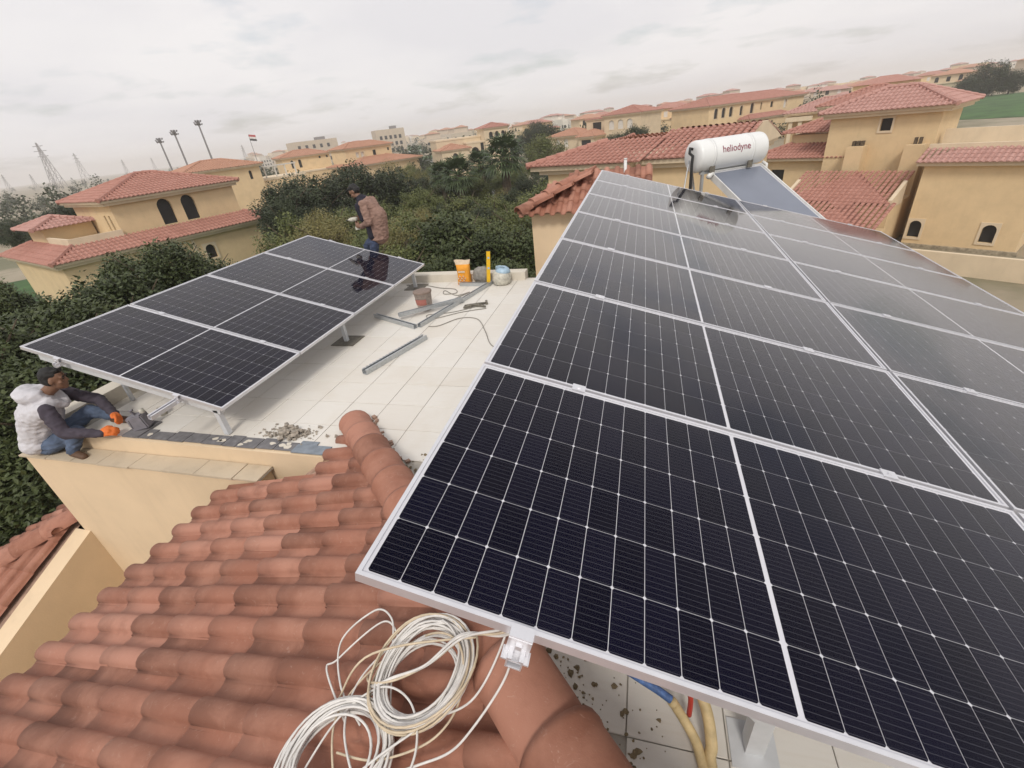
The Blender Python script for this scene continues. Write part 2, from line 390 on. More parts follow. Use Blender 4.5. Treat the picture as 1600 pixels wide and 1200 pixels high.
patch('pond', (-150, 330), 60, 16, GZ + .12, M['water'], .25, 8)

# ================================================================== our villa: body, terrace, tiled roof
villa = thing('villa', 'yellow stucco villa whose tiled roof deck carries the solar panels', 'house', (0, 0, GZ))
VZ = -GZ
def vp(mb, name, m, parent=None, smooth=False):
    o = mb.build(name, m, parent or villa, smooth)
    if parent is None: o.location = (0, 0, VZ)
    return o
b = MB(); b.box(-6.3, 3.7, 2.576, 7.62, GZ, -.31); vp(b, 'wall', M['wall'])
b = MB(); b.box(-3.3, 3.7, -4.5, 2.36, GZ, -.75); vp(b, 'wall', M['wall'])
b = MB(); b.box(-1.7, 2.3, 7.63, 10.95, GZ, -.31); vp(b, 'wall', M['wall'])
b = MB(); b.box(-6.35, -3.28, 2.385, 2.57, GZ, -.195); vp(b, 'wall', M['wall'])
b = MB(); b.box(-6.16, -2.55, 2.571, 2.70, -.30, -.006); vp(b, 'edge_wall', M['wall'])
ledge = MB().box(-6.36, -3.24, 2.372, 2.568, -.194, -.182); ledge = vp(ledge, 'ledge', M['grout'])
x = -6.37
while x < -3.26:
    L_ = min(rng.uniform(.36, .52), -3.235 - x)
    mb = MB(); mb.box(x, x + L_ - .006, 2.355 + rng.uniform(-.006, .006), 2.562, -.181, -.164 + rng.uniform(-.003, .004)); mb.build('coping_tile', M['coping'], ledge); x += L_
# terrace floor
slab = MB(); slab.box(-6.16, 3.75, 2.705, 7.6, -.30, -.010); slab.box(-2.54, 3.75, 2.45, 2.704, -.30, -.010); slab.box(-1.9, 3.75, -2.0, 2.449, -.30, -.010); slab.box(-1.7, 2.35, 7.601, 11.0, -.3, -.010); slab.box(2.36, 3.75, 7.601, 8.5, -.3, -.010)
floor = vp(slab, 'terrace_floor', M['grout'])
PT = .41
ft = bevel_mesh(MB().box(-.2025, .2025, -.2025, .2025, -.008, 0).mesh('floor_tile', [M['floor']]), .0025, 1)
x0g, y0g = -2.245 - PT * 40, 3.03 - PT * 40 - PT / 2
big = MB()
for i in range(25, 62):
    for j in range(28, 62):
        cx, cy = -2.245 + PT * (i - 40), 3.03 + PT / 2 + PT * (j - 40)
        if cx < -5.9 or cx > 3.5: continue
        if cy > 7.42: continue
        if cy < 2.60 and cx + cy < .75: continue
        if cx < -2.35 and cy < 2.72: continue
        if cy < -1.5: continue
        show = (cx < -.35 and cy > 2.6) or (cx < 1.6 and cy < 1.9) or (cx < .1 and cy < 2.7)
        if -4.85 < cx < -2.6 and cy < 2.80 and False: continue
        if show:
            o = link('floor_tile', ft, floor); o.location = (cx + rng.uniform(-.0008, .0008), cy, rng.uniform(-.0012, .0012)); o.rotation_euler = (rng.uniform(-.002, .002), rng.uniform(-.002, .002), 0)
        else:
            big.box(cx - .2025, cx + .2025, cy - .2025, cy + .2025, -.008, 0)
o = big.build('floor_tiles', M['floor'], floor); o['kind'] = 'stuff'
# parapets
pb = MB(); pb.box(-6.17, -5.93, 2.575, 7.44, -.3, .15); vp(pb, 'parapet', M['white_coping'])
pb = MB(); pb.box(-6.17, -1.90, 7.45, 7.66, -.3, .135); vp(pb, 'parapet', M['white_coping'])
# ---- tiled roof, falling to -x
SL = .25; TH = math.atan(SL); CT, STH = math.cos(TH), math.sin(TH)
def s_tile(L=.425, pitch=.2, r=.062, th=.010, flare=.006):
    """one clay tile: barrel plus flat pan, local -x is the lower end"""
    prof = []
    bw = .114
    for k in range(9):
        a = math.pi * k / 8
        prof.append((-bw / 2 * math.cos(a), 0.056 * math.sin(a) ** .8 + .006))
    prof = [(-bw / 2 - .012, .004)] + prof
    for k in range(1, 5):
        t = k / 4; prof.append((bw / 2 + (pitch - bw + .006) * t - .0, .010 - .012 * math.sin(math.pi * t) + .0))
    mb = MB(); n = len(prof)
    def ring(xx, s_, dz): return [(xx, y * s_ if y < bw / 2 + .001 else y, z * s_ + dz) for y, z in prof]
    lo = ring(0, 1 + flare * 4, th + .004); mid = ring(L * .5, 1.0 + flare, th * .5); hi = ring(L, .95, -.002)
    lo2 = ring(.001, 1 + flare * 4, .0)
    mb.v = lo + mid + hi + lo2
    for i in range(n - 1):
        mb.f += [(i + 1, i, n + i, n + i + 1), (n + i + 1, n + i, 2 * n + i, 2 * n + i + 1), (i, i + 1, 3 * n + i + 1, 3 * n + i)]; mb.mi += [0] * 3
    return mb.mesh('roof_tile', [M['tile']], True)
tile_me = s_tile()
tile_me.polygons.foreach_set('use_smooth', [True] * len(tile_me.polygons))
dk = MB()
deck = [(-3.5, -2.5), (2.9, -2.5), (-1.9, 2.35), (-3.5, 2.35)]
zt = lambda xx: SL * (xx + 2.7) - .055
for p0, p1 in (((-3.5, -2.5), (-3.5, 2.35)),): pass
V_ = [(x_, y_, zt(x_) - .03) for x_, y_ in deck] + [(x_, y_, zt(x_) - .16) for x_, y_ in deck]
dk.add(V_, [(0, 1, 2, 3), (7, 6, 5, 4), (0, 4, 5, 1), (1, 5, 6, 2), (2, 6, 7, 3), (3, 7, 4, 0)])
V_ = [(-2.8, 2.36, -.12), (-1.9, 2.36, zt(-1.9) - .03), (-2.6, 3.0, -.09)]
dk.add(V_ + [(p[0], p[1], p[2] - .1) for p in V_], [(0, 1, 2), (5, 4, 3), (0, 3, 4, 1), (1, 4, 5, 2), (2, 5, 3, 0)])
roof = vp(dk, 'tiled_roof', M['mortar'])
EXP = .355 * 1.0
yrow = -.58; ridx = 0
while yrow < 2.98:
    yc = yrow + .0
    hx = .45 - yc - .02
    xs = -3.6 + rng.uniform(-.012, .012)
    if yc > 2.40: xs = -3.6 + EXP * CT * 3 + .02
    elif yc > 2.28: xs = -3.27
    if yc > 2.62: xs = -2.62
    xx = xs
    while xx < hx - .05:
        o = link('roof_tile', tile_me, roof)
        sx = min(1, (hx + .06 - xx) / (.425 * CT))
        o.rotation_euler = (rng.uniform(-.012, .012), -TH, rng.uniform(-.008, .008))
        o.location = (xx, yc + rng.uniform(-.003, .003), SL * (xx + 2.7) - .062 + rng.uniform(-.002, .003)); o.scale = (max(sx, .25), 1, 1)
        xx += EXP * CT
    yrow += .2
# hip caps on the diagonal
def cap_tile(L=.43, r0=.150, r1=.128, th=.016):
    mb = MB(); n = 11; rings = []
    for xx, r, dz in ((0, r0, .012), (0, r0 - th, .010), ):
        rings.append([(xx, -r * math.cos(math.pi * k / (n - 1)), r * .86 * math.sin(math.pi * k / (n - 1)) + dz) for k in range(n)])
    for xx, r, dz in ((.035, r0 + .003, .011), (.05, r0 - .004, .009), (L * .6, (r0 + r1) / 2, .002), (L, r1, -.01)):
        rings.append([(xx, -r * math.cos(math.pi * k / (n - 1)), r * .86 * math.sin(math.pi * k / (n - 1)) + dz) for k in range(n)])
    mb.v = sum(rings, [])
    order = [1, 0, 2, 3, 4, 5]
    for a, b_ in zip(order, order[1:]):
        for k in range(n - 1): mb.f.append((a * n + k, b_ * n + k, b_ * n + k + 1, a * n + k + 1)); mb.mi.append(0)
    return mb.mesh('hip_cap', [M['tile']], True)
cap_me = cap_tile()
hd = Vector((1, -1, SL)).normalized(); sd_ = Vector((0, 0, 1)).cross(hd).normalized(); hu = hd.cross(sd_)
hp = Vector((-2.60, 3.06, .005)); k = 0
while k < 14:
    p = hp + hd * .345 * k
    X = Matrix(((hd.x, sd_.x, hu.x, p.x), (hd.y, sd_.y, hu.y, p.y), (hd.z, sd_.z, hu.z, p.z + rng.uniform(-.004, .004)), (0, 0, 0, 1)))
    link('hip_cap', cap_me, roof, X @ Matrix.Rotation(rng.uniform(-.02, .02), 4, 'Z')); k += 1
# low wall and mortar bed under the hip on its terrace side
hw = MB(); nrm_ = Vector((.7071, .7071, 0))
for a0, a1, off in ((0, 5.2, .12),):
    A = hp + Vector((1, -1, SL)) * -.02; B = hp + Vector((1, -1, SL)) * 3.7
    A1 = A + nrm_ * .11; B1 = B + nrm_ * .11; A0 = A - nrm_ * .10; B0 = B - nrm_ * .10
    hw.add([(A0.x, A0.y, -.01), (B0.x, B0.y, -.01), (B1.x, B1.y, -.01), (A1.x, A1.y, -.01), (A0.x, A0.y, A.z + .02), (B0.x, B0.y, B.z + .02), (B1.x, B1.y, B.z + .01), (A1.x, A1.y, A.z + .01)],
           [(4, 5, 6, 7), (0, 1, 5, 4), (1, 2, 6, 5), (2, 3, 7, 6), (3, 0, 4, 7)])
hw.build('hip_wall', M['mortar'], roof)
ms = MB(); r_ = random.Random(3)
for q in range(60):
    t = r_.uniform(0, 1.3); p = hp + Vector((1, -1, 0)) * t + nrm_ * (.13 + abs(r_.gauss(0, .03)))
    s_ = r_.uniform(.008, .026); X = Matrix.Translation((p.x, p.y, s_ * .4)) @ Matrix.Rotation(r_.uniform(0, 6), 4, 'Z')
    ms.box(-s_, s_, -s_ * .7, s_ * .7, -s_ * .5, s_ * .5, 0, X)
o = ms.build('mortar_crumbs', M['mortar'], roof); o['kind'] = 'stuff'
# raking parapet and lower hip roof on the west side
rk = MB(); yA, yB = 2.384, -1.5; zA = -1.33; sl2 = .42
rk.add([(-6.50, yA, GZ), (-6.25, yA, GZ), (-6.25, yB, GZ), (-6.50, yB, GZ), (-6.50, yA, zA), (-6.25, yA, zA), (-6.25, yB, zA - sl2 * (yA - yB)), (-6.50, yB, zA - sl2 * (yA - yB))],
       [(0, 3, 2, 1), (4, 5, 6, 7), (1, 2, 6, 5), (0, 4, 7, 3), (3, 7, 6, 2), (0, 1, 5, 4)])
vp(rk, 'raking_parapet', M['wall'])
ap = Vector((-6.52, 2.55, -1.22)); sl3 = .40; th3 = math.atan(sl3)
lb = MB()
lb.add([tuple(ap + Vector((0, 0, -.08))), tuple(ap + Vector((0, -3.2, -.08 - sl3 * 3.2))), tuple(ap + Vector((-3.2, -3.2, -.08 - sl3 * 3.2))), tuple(ap + Vector((-3.2, 3.2, -.08 - sl3 * 3.2))), tuple(ap + Vector((0, 3.2, -.08)))],
       [(0, 2, 1), (0, 4, 3, 2)])
lroof = vp(lb, 'lower_tiled_roof', M['mortar'])
for c in range(0, 8):           # faces -y: barrels run along y
    xc = ap.x - .12 - .2 * c; s0 = (ap.x - xc) + .1
    d_ = 2.0
    while d_ > s0:
        o = link('roof_tile', tile_me, lroof); o.rotation_euler = Vector((0, -th3, math.pi / 2)); o.location = (xc, ap.y - d_, ap.z - sl3 * d_ - .03 + rng.uniform(-.003, .003)); d_ -= .33
for c in range(-9, 6):          # faces -x
    yc = ap.y - .2 * c - .1; s0 = max(0, ap.y - yc) + .1
    d_ = 1.75
    while d_ > s0:
        o = link('roof_tile', tile_me, lroof); o.rotation_euler = (0, -th3, 0); o.location = (ap.x - d_, yc, ap.z - sl3 * d_ - .03 + rng.uniform(-.003, .003)); d_ -= .33
hd2 = Vector((1, 1, sl3)).normalized(); s2 = Vector((0, 0, 1)).cross(hd2).normalized(); u2 = hd2.cross(s2)
for k in range(6):
    p = ap - hd2 * (.40 + .34 * k) + Vector((0, 0, .0))
    link('hip_cap', cap_me, lroof, Matrix(((hd2.x, s2.x, u2.x, p.x), (hd2.y, s2.y, u2.y, p.y), (hd2.z, s2.z, u2.z, p.z - .01), (0, 0, 0, 1))))
for o in [c for c in villa.children]: pass

# small tiled stair block behind the far parapet
sb = MB(); sb.box(-2.06, .4, 9.0, 11.4, GZ, .80); vp(sb, 'stair_block_wall', M['wall'])
stair_roof = vp(MB().box(-2.18, .5, 8.9, 11.5, .802, .83), 'stair_block_roof', M['mortar'])
apx = Vector((-.95, 10.2, 1.33))
for c in range(0, 16):          # faces -x
    yc = 8.95 + .2 * c * .98
    lim = max(0.0, abs(yc - 10.1) - .25) * .75
    zs = lambda d: .83 + .42 * d
    d_ = -.05; n = 0
    top_ = max(0.12, 1.15 - lim)
    while d_ < top_:
        o = link('roof_tile', tile_me, stair_roof); o.rotation_euler = (0, -math.atan(.42), 0); o.location = (-2.24 + d_, yc, zs(d_)); d_ += .32
for c in range(0, 12):          # faces the terrace
    xc = -2.1 + .2 * c; lim = max(0, .95 - (xc + 2.16)) if xc < -1.2 else 0
    d_ = -.08
    while d_ < 1.1 - lim:
        o = link('roof_tile', tile_me, stair_roof); o.rotation_euler = (0, -math.atan(.42), math.pi / 2); o.location = (xc, 8.84 + d_, .83 + .42 * d_); d_ += .32
for k in range(4):
    p = Vector((-2.26, 8.82, .85)) + Vector((1, 1, .42)).normalized() * .34 * k
    d3 = Vector((1, 1, .42)).normalized(); a3 = Vector((0, 0, 1)).cross(d3).normalized(); b3 = d3.cross(a3)
    link('hip_cap', cap_me, stair_roof, Matrix(((d3.x, a3.x, b3.x, p.x), (d3.y, a3.y, b3.y, p.y), (d3.z, a3.z, b3.z, p.z), (0, 0, 0, 1))))
# parts that are children of parts keep world coordinates through the villa offset

# ================================================================== solar panels
PL, PW, PD, GAP = 2.279, 1.134, .035, .02
fr = MB(); lip = .012
fr.box(0, PL, 0, lip, -PD, 0); fr.box(0, PL, PW - lip, PW, -PD, 0); fr.box(0, lip, lip, PW - lip, -PD, 0); fr.box(PL - lip, PL, lip, PW - lip, -PD, 0)
for (a, b_, c, d) in ((lip, PL - lip, lip, .03), (lip, PL - lip, PW - .03, PW - lip)): fr.box(a, b_, c, d, -PD, -PD + .002)
frame_me = fr.mesh('frame', [M['alu']])
back_me = MB().box(lip, PL - lip, lip, PW - lip, -.0095, -.0065).mesh('backsheet', [M['backsheet']])
gl = MB(); gl.add([(lip, lip, -.0028), (PL - lip, lip, -.0028), (PL - lip, PW - lip, -.0028), (lip, PW - lip, -.0028)], [(0, 1, 2, 3)])
glass_me = gl.mesh('glass_pane', [M['glass']])
CU, CV = .0905, .1803
def cell_poly(mb, cx, cy, z, ch=.0050):
    a, c = CU / 2, CV / 2
    P_ = [(-a + ch, -c), (a - ch, -c), (a, -c + ch), (a, c - ch), (a - ch, c), (-a + ch, c), (-a, c - ch), (-a, -c + ch)]
    top = [(cx + x_, cy + y_, z) for x_, y_ in P_]; bot = [(cx + x_, cy + y_, z - .0004) for x_, y_ in P_]
    mb.add(top + bot, [tuple(range(8))] + [(i, 8 + i, 8 + (i + 1) % 8, (i + 1) % 8) for i in range(8)])
cm = MB(); cell_poly(cm, 0, 0, 0); cell_me = cm.mesh('solar_cell', [M['cell']])
cells_at = []
for h in range(2):
    for i in range(12):
        for j in range(6):
            cu = .0225 + .0925 * (i + .5) if h == 0 else PL - .0225 - .0925 * (i + .5)
            cells_at.append((cu, .0205 + .18215 * (j + .5)))
ac = MB()
for cu, cv in cells_at: cell_poly(ac, cu, cv, -.0056)
cells_me = ac.mesh('solar_cells', [M['cell']])
def panel(mat, label, group, single):
    t = thing('solar_panel', label, 'solar panel', mat=mat, group=group)
    link('frame', frame_me, t); link('backsheet', back_me, t); link('glass_pane', glass_me, t)
    if single:
        for cu, cv in cells_at:
            o = link('solar_cell', cell_me, t); o.location = (cu, cv, -.0056)
    else:
        o = link('solar_cells', cells_me, t); o['kind'] = 'stuff'
    return t
def frame_of(u, v, T):
    u = Vector(u).normalized(); v = Vector(v); v = (v - u * u.dot(v)).normalized(); n = u.cross(v)
    return Matrix(((u.x, v.x, n.x, T[0]), (u.y, v.y, n.y, T[1]), (u.z, v.z, n.z, T[2]), (0, 0, 0, 1)))
FR = frame_of((.96066, .0042, -.27769), (0, .99989, .01514), (-.68768, .62808, 2.35 - .9645))
FL = frame_of((.96455, -.0033, -.2639), (.0048, .99998, .0051), (-5.87696, 2.70591, 2.35 - 1.38263))
ORD = ['first', 'second', 'third', 'fourth', 'fifth', 'sixth', 'seventh']
for c in range(2):
    for r in range(7):
        X = FR @ Matrix.Translation((c * (PL + GAP), r * (PW + GAP), rng.uniform(-.001, .001)))
        lab = 'black solar panel of the large array, %s row from the tiled roof, %s column' % (ORD[r], ('raised outer', 'lower floor-side')[c])
        panel(X, lab, 'panels of the large array', (c == 0 and r < 4) or (c == 1 and r in (0, 1, 2)))
for r in range(4):
    X = FL @ Matrix.Translation((0, r * (PW + GAP), rng.uniform(-.001, .001)))
    lab = 'black solar panel of the small array, %s row from the seated man' % ORD[r]
    panel(X, lab, 'panels of the small array', r < 3)

# ---- mounting frames
def mount(name, label, F, ncol, nrow, ends, near_overs, root):
    t = thing(name, label, 'mounting frame', root)
    inv = Matrix.Translation(-Vector(root))
    tot = nrow * (PW + GAP) - GAP
    us = []
    for c in range(ncol): us += [c * (PL + GAP) + .455, c * (PL + GAP) + 1.80]
    for iu, u in enumerate(us):
        near_over = near_overs[iu % 2]
        a = F @ Vector((u, -near_over, -PD - .024)); b_ = F @ Vector((u, tot + .12, -PD - .024)); n = (F.to_3x3() @ Vector((0, 0, 1)))
        mb = MB(); mb.channel(inv @ a, inv @ b_, .042, .044, .004, 0, n); mb.build('rail', M['alu'], t)
        # clamps
        for r in range(nrow + 1):
            v = (r * (PW + GAP) - GAP / 2) if 0 < r < nrow else (-.012 if r == 0 else tot + .012)
            mb = MB(); X = inv @ F
            if 0 < r < nrow:
                mb.box(u - .03, u + .03, v - .024, v + .024, .0005, .0065, 0, X); mb.box(u - .007, u + .007, v - .007, v + .007, .0065, .012, 0, X); mb.box(u - .03, u + .03, v - .009, v + .009, -.05, .0005, 0, X)
            else:
                s_ = -1 if r == 0 else 1
                a0, a1 = sorted((v - s_ * .022, v + s_ * .012)); b0, b1 = sorted((v + s_ * .008, v + s_ * .014))
                mb.box(u - .03, u + .03, a0, a1, .0005, .0065, 0, X); mb.box(u - .03, u + .03, b0, b1, -.06, .0005, 0, X)
                mb.box(u - .008, u + .008, min(v + s_ * .014, v + s_ * .022), max(v + s_ * .014, v + s_ * .022), -.03, -.014, 0, X)
                mb.box(u - .036, u + .036, min(v + s_ * .002, v + s_ * .035), max(v + s_ * .002, v + s_ * .035), -.066, -.0605, 0, X)
            mb.build('clamp', M['alu'], t)
    return t, inv
mr, invr = mount('mounting_frame', 'pale steel mounting frame under the large solar array', FR, 2, 7, None, (.055, .055), (.5, 1.05, 0))
def addp(t, inv, name, m, fn, smooth=False):
    mb = MB(); fn(mb); o = mb.build(name, m, t, smooth); 
    o.matrix_basis = inv; return o
def plane_z(F, x, y, off):
    # height of the panel underside at plan (x, y)
    n = F.to_3x3() @ Vector((0, 0, 1)); p0 = F @ Vector((0, 0, off)); return p0.z - (n.x * (x - p0.x) + n.y * (y - p0.y)) / n.z
for yb in (1.05, 3.3, 5.6, 7.9):
    a = Vector((-.35, yb, 0)); b_ = Vector((3.3, yb, 0)); a.z = plane_z(FR, a.x, yb, -.125); b_.z = plane_z(FR, b_.x, yb, -.125)
    addp(mr, invr, 'cross_beam', M['paint_grey'], lambda mb: mb.bar(a, b_, .06, .07))
    for xp in (.52, 2.6):
        zp = plane_z(FR, xp, yb, -.165)
        addp(mr, invr, 'post', M['paint_grey'], lambda mb: (mb.bar((xp, yb, .008), (xp, yb, zp), .07, .07, 0, Vector((0, 1, 0))), mb.box(xp - .09, xp + .09, yb - .09, yb + .09, .0, .008)))
        addp(mr, invr, 'gusset', M['paint_grey'], lambda mb: mb.box(xp - .11, xp + .11, yb - .042, yb - .036, max(zp - .16, .02), zp + .02))
    zq = plane_z(FR, .0, yb, -.17)
    addp(mr, invr, 'brace', M['paint_grey'], lambda mb: mb.bar((.50, yb - .02, .30), (-.05, yb - .02, zq), .05, .05))
addp(mr, invr, 'brace', M['paint_grey'], lambda mb: mb.bar((.50, .995, .40), (.14, .80, .90), .07, .012))
ml, invl = mount('mounting_frame', 'pale steel mounting frame with plated feet under the small solar array', FL, 1, 4, None, (.05, .30), (-3.86, 4.9, 0))
for yb in (2.78, 4.92, 7.18):
    a = Vector((-5.80, yb, 0)); b_ = Vector((-3.80, yb, 0)); a.z = plane_z(FL, a.x, yb, -.115); b_.z = plane_z(FL, b_.x, yb, -.115)
    addp(ml, invl, 'cross_beam', M['paint_grey'], lambda mb: mb.bar(a, b_, .05, .06))
    zp = plane_z(FL, -3.86, yb, -.12)
    addp(ml, invl, 'post', M['paint_grey'], lambda mb: mb.bar((-3.86, yb, .01), (-3.86, yb, zp), .05, .05, 0, Vector((0, 1, 0))))
    if yb > 3: addp(ml, invl, 'foot_plate', M['toolgrey'], lambda mb: mb.box(-4.02, -3.68, yb - .15, yb + .17, .003, .012))
    zp2 = plane_z(FL, -5.72, yb, -.12)
    if yb > 3: addp(ml, invl, 'post', M['paint_grey'], lambda mb: (mb.bar((-5.72, yb, .004), (-5.72, yb, zp2), .05, .05, 0, Vector((0, 1, 0)))))
addp(ml, invl, 'post', M['paint_grey'], lambda mb: mb.bar((-5.72, 3.25, .004), (-5.72, 3.25, plane_z(FL, -5.72, 3.25, -.03)), .035, .035, 0, Vector((0, 1, 0))))

# ================================================================== neighbouring houses
def tri_roof_face(mb, P0, U, Vp, slope, L, depth, pitch, course, hb, vfun):
    """tiled roof face: columns of barrels with stepped courses. P0 eave start, U along eave, Vp plan direction up-slope"""
    P0, U, Vp = Vector(P0), Vector(U), Vector(Vp); V = (Vp + Vector((0, 0, slope))); cl = V.length; Nn = U.cross(V).normalized()
    if Nn.z < 0: Nn = -Nn
    n = max(1, int(L / pitch)); pw = L / n
    for i in range(n):
        uc = (i + .5) * pw; vm = min(depth, vfun(uc))
        if vm < .05: continue
        j = 0; v0 = -.06
        while v0 < vm:
            v1 = min(v0 + course + .03, vm + .05)
            b0 = len(mb.v)
            for v, lift in ((v0, .03), (v1, .0)):
                for k in range(5):
                    a = math.pi * k / 4; du = -math.cos(a) * pw * .36; h = math.sin(a) * hb + lift
                    mb.v.append(tuple(P0 + U * (uc + du) + V * v + Nn * h))
                
            for k in range(4): mb.f.append((b0 + k, b0 + k + 1, b0 + 6 + k, b0 + 5 + k)); mb.mi.append(0)
            mb.f.append((b0 + 4, b0 + 3, b0 + 2, b0 + 1, b0)); mb.mi.append(0)
            v0 += course; j += 1
def hip_roof(parent, x0, x1, y0, y1, ze, slope, m, pitch=.26, course=.4, hb=.07, depth=None, faces='fblr', caps=True, name='roof'):
    lx, ly = x1 - x0, y1 - y0; wmax = min(lx, ly) / 2; d = wmax if depth is None else depth
    mb = MB(); zb = ze
    # solid under-roof
    i0 = [(x0, y0, zb), (x1, y0, zb), (x1, y1, zb), (x0, y1, zb)]
    i1 = [(x0 + d, y0 + d, zb + slope * d), (x1 - d, y0 + d, zb + slope * d), (x1 - d, y1 - d, zb + slope * d), (x0 + d, y1 - d, zb + slope * d)]
    fl = []
    if 'f' in faces: fl.append((0, 1, 5, 4))
    if 'r' in faces: fl.append((1, 2, 6, 5))
    if 'b' in faces: fl.append((2, 3, 7, 6))
    if 'l' in faces: fl.append((3, 0, 4, 7))
    mb.add(i0 + i1, fl)
    if pitch:
        hl = 'l' in faces; hr = 'r' in faces; hf = 'f' in faces; hbk = 'b' in faces
        vf = lambda L, a, c: (lambda u: min(u if a else 99, (L - u) if c else 99))
        if hf: tri_roof_face(mb, (x0, y0, zb), (1, 0, 0), (0, 1, 0), slope, lx, d, pitch, course, hb, vf(lx, hl, hr))
        if hbk: tri_roof_face(mb, (x1, y1, zb), (-1, 0, 0), (0, -1, 0), slope, lx, d, pitch, course, hb, vf(lx, hr, hl))
        if hl: tri_roof_face(mb, (x0, y1, zb), (0, -1, 0), (1, 0, 0), slope, ly, d, pitch, course, hb, vf(ly, hbk, hf))
        if hr: tri_roof_face(mb, (x1, y0, zb), (0, 1, 0), (-1, 0, 0), slope, ly, d, pitch, course, hb, vf(ly, hf, hbk))
    r = mb.build(name, m, parent); r.location = (0, 0, -GZ)
    if caps:
        rr = .13
        def capline(a, b_):
            a, b_ = Vector(a), Vector(b_); L = (b_ - a).length
            if L < .2: return
            n = max(2, int(L / .45)); pts = []; rad = []
            for k in range(n):
                pts += [a.lerp(b_, k / n), a.lerp(b_, (k + .97) / n)]; rad += [rr * 1.15, rr * .9]
            MB().tube(pts, rad, 7, 0, True).build('ridge_cap', m, r)
        lift = Vector((0, 0, .05))
        for ok, p, q in (('f' in faces and 'l' in faces, 0, 0), ('f' in faces and 'r' in faces, 1, 1), ('b' in faces and 'r' in faces, 2, 2), ('b' in faces and 'l' in faces, 3, 3)):
            if ok: capline(Vector(i0[p]) + lift, Vector(i1[q]) + lift)
        if depth is None:
            if lx > ly: capline(Vector(i1[0]) + lift, Vector(i1[1]) + lift)
            else: capline(Vector(i1[0]) + lift, Vector(i1[3]) + lift)
    return r
def arch_pts(w_, h, arched, n=8):
    if not arched: return [(-w_ / 2, 0), (w_ / 2, 0), (w_ / 2, h), (-w_ / 2, h)]
    r = w_ / 2
    return [(-r, 0), (r, 0)] + [(r * math.cos(math.pi * k / n), h - r + r * math.sin(math.pi * k / n)) for k in range(n + 1)]
def prism(mb, pts, face, u, z, c0, c1, mi=0):
    """extrude outline pts (along wall, up) between wall-normal coords c0 and c1. face 'y' -> wall along x, 'x' -> wall along y"""
    n = len(pts); vs = []
    for c in (c0, c1):
        for a, h in pts: vs.append((u + a, c, z + h) if face == 'y' else (c, u + a, z + h))
    fs = [tuple(range(n))[::-1], tuple(range(n, 2 * n))] + [(i, (i + 1) % n, n + (i + 1) % n, n + i) for i in range(n)]
    if face == 'y': fs = [f[::-1] for f in fs]
    mb.add(vs, fs, mi)
def block(parent, x0, x1, y0, y1, z0, z1, m, wins=(), name='wall'):
    """wins: (face, u, zsill, w, h, arched, frame, pane) face in f(ront) l(eft) r(ight)"""
    me = MB().box(x0, x1, y0, y1, z0, z1).mesh(name, [m])
    if wins:
        cmb = MB()
        for (fc, u, z, w_, h, ar, frm, pane) in wins:
            c = {'f': y0, 'l': x0, 'r': x1}[fc]; s_ = 1 if fc in 'fl' else -1
            a0, a1 = sorted((c - s_ * .2, c + s_ * .28)); prism(cmb, arch_pts(w_, h, ar), 'y' if fc == 'f' else 'x', u, z, a0, a1)
        me = cut(me, cmb); me.name = name
        if not me.materials: me.materials.append(m)
    o = link(name, me, parent); o.location = (0, 0, -GZ)
    for (fc, u, z, w_, h, ar, frm, pane) in wins:
        c = {'f': y0, 'l': x0, 'r': x1}[fc]; s_ = 1 if fc in 'fl' else -1; ax = 'y' if fc == 'f' else 'x'
        wp = MB(); a0, a1 = sorted((c + s_ * .20, c + s_ * .27)); prism(wp, arch_pts(w_ - .01, h - .01, ar), ax, u, z + .005, a0, a1)
        wo = wp.build('window', M[pane], o)
        if frm:
            fb = MB(); t_ = .12
            outer = arch_pts(w_ + 2 * t_, h + 2 * t_, ar); inner = arch_pts(w_, h, ar)
            if not ar or frm == 2:
                for (p0, p1, q0, q1) in ((-w_ / 2 - t_, -w_ / 2, -t_, h + t_), (w_ / 2, w_ / 2 + t_, -t_, h + t_), (-w_ / 2, w_ / 2, -t_, 0)):
                    d0, d1 = sorted((c - s_ * .05, c - s_ * .0)); 
                    fb.box(u + p0, u + p1, d0, d1, z + q0, z + q1) if fc == 'f' else fb.box(d0, d1, u + p0, u + p1, z + q0, z + q1)
                d0, d1 = sorted((c - s_ * .05, c)); 
                if not ar: fb.box(u - w_ / 2, u + w_ / 2, d0, d1, z + h, z + h + t_) if fc == 'f' else fb.box(d0, d1, u - w_ / 2, u + w_ / 2, z + h, z + h + t_)
                else:
                    n = 8; r = w_ / 2
                    for k in range(n):
                        a, b_ = math.pi * k / n, math.pi * (k + 1) / n
                        q = [(r * math.cos(a), h - r + r * math.sin(a)), (r * math.cos(b_), h - r + r * math.sin(b_)), (r * math.cos(b_), h + t_), (r * math.cos(a), h + t_)]
                        prism(fb, q, ax, u, z, d0, d1)
            else:
                fb.box(u - w_ / 2 - .1, u + w_ / 2 + .1, c - .08, c, z - .1, z) if fc == 'f' else fb.box(c - .08, c + .08, u - w_ / 2 - .1, u + w_ / 2 + .1, z - .1, z)
            fb.build('frame', M['trim'], wo)
    return o
def cornice(parent, x0, x1, y0, y1, ze):
    mb = MB(); mb.box(x0 + .06, x1 - .06, y0 + .06, y1 - .06, ze - .16, ze - .01); mb.box(x0 + .22, x1 - .22, y0 + .22, y1 - .22, ze - .34, ze - .161)
    o = mb.build('cornice', M['trim'], parent); o.location = (0, 0, -GZ); return o
def house(label, ox, oy, az, cat='house', group=None): return thing('house', label, cat, (ox, oy, GZ), R(90 - az), group)
def pbox(parent, name, m, *bx):
    mb = MB()
    for b_ in bx: mb.box(*b_)
    o = mb.build(name, m, parent); o.location = (0, 0, -GZ); return o

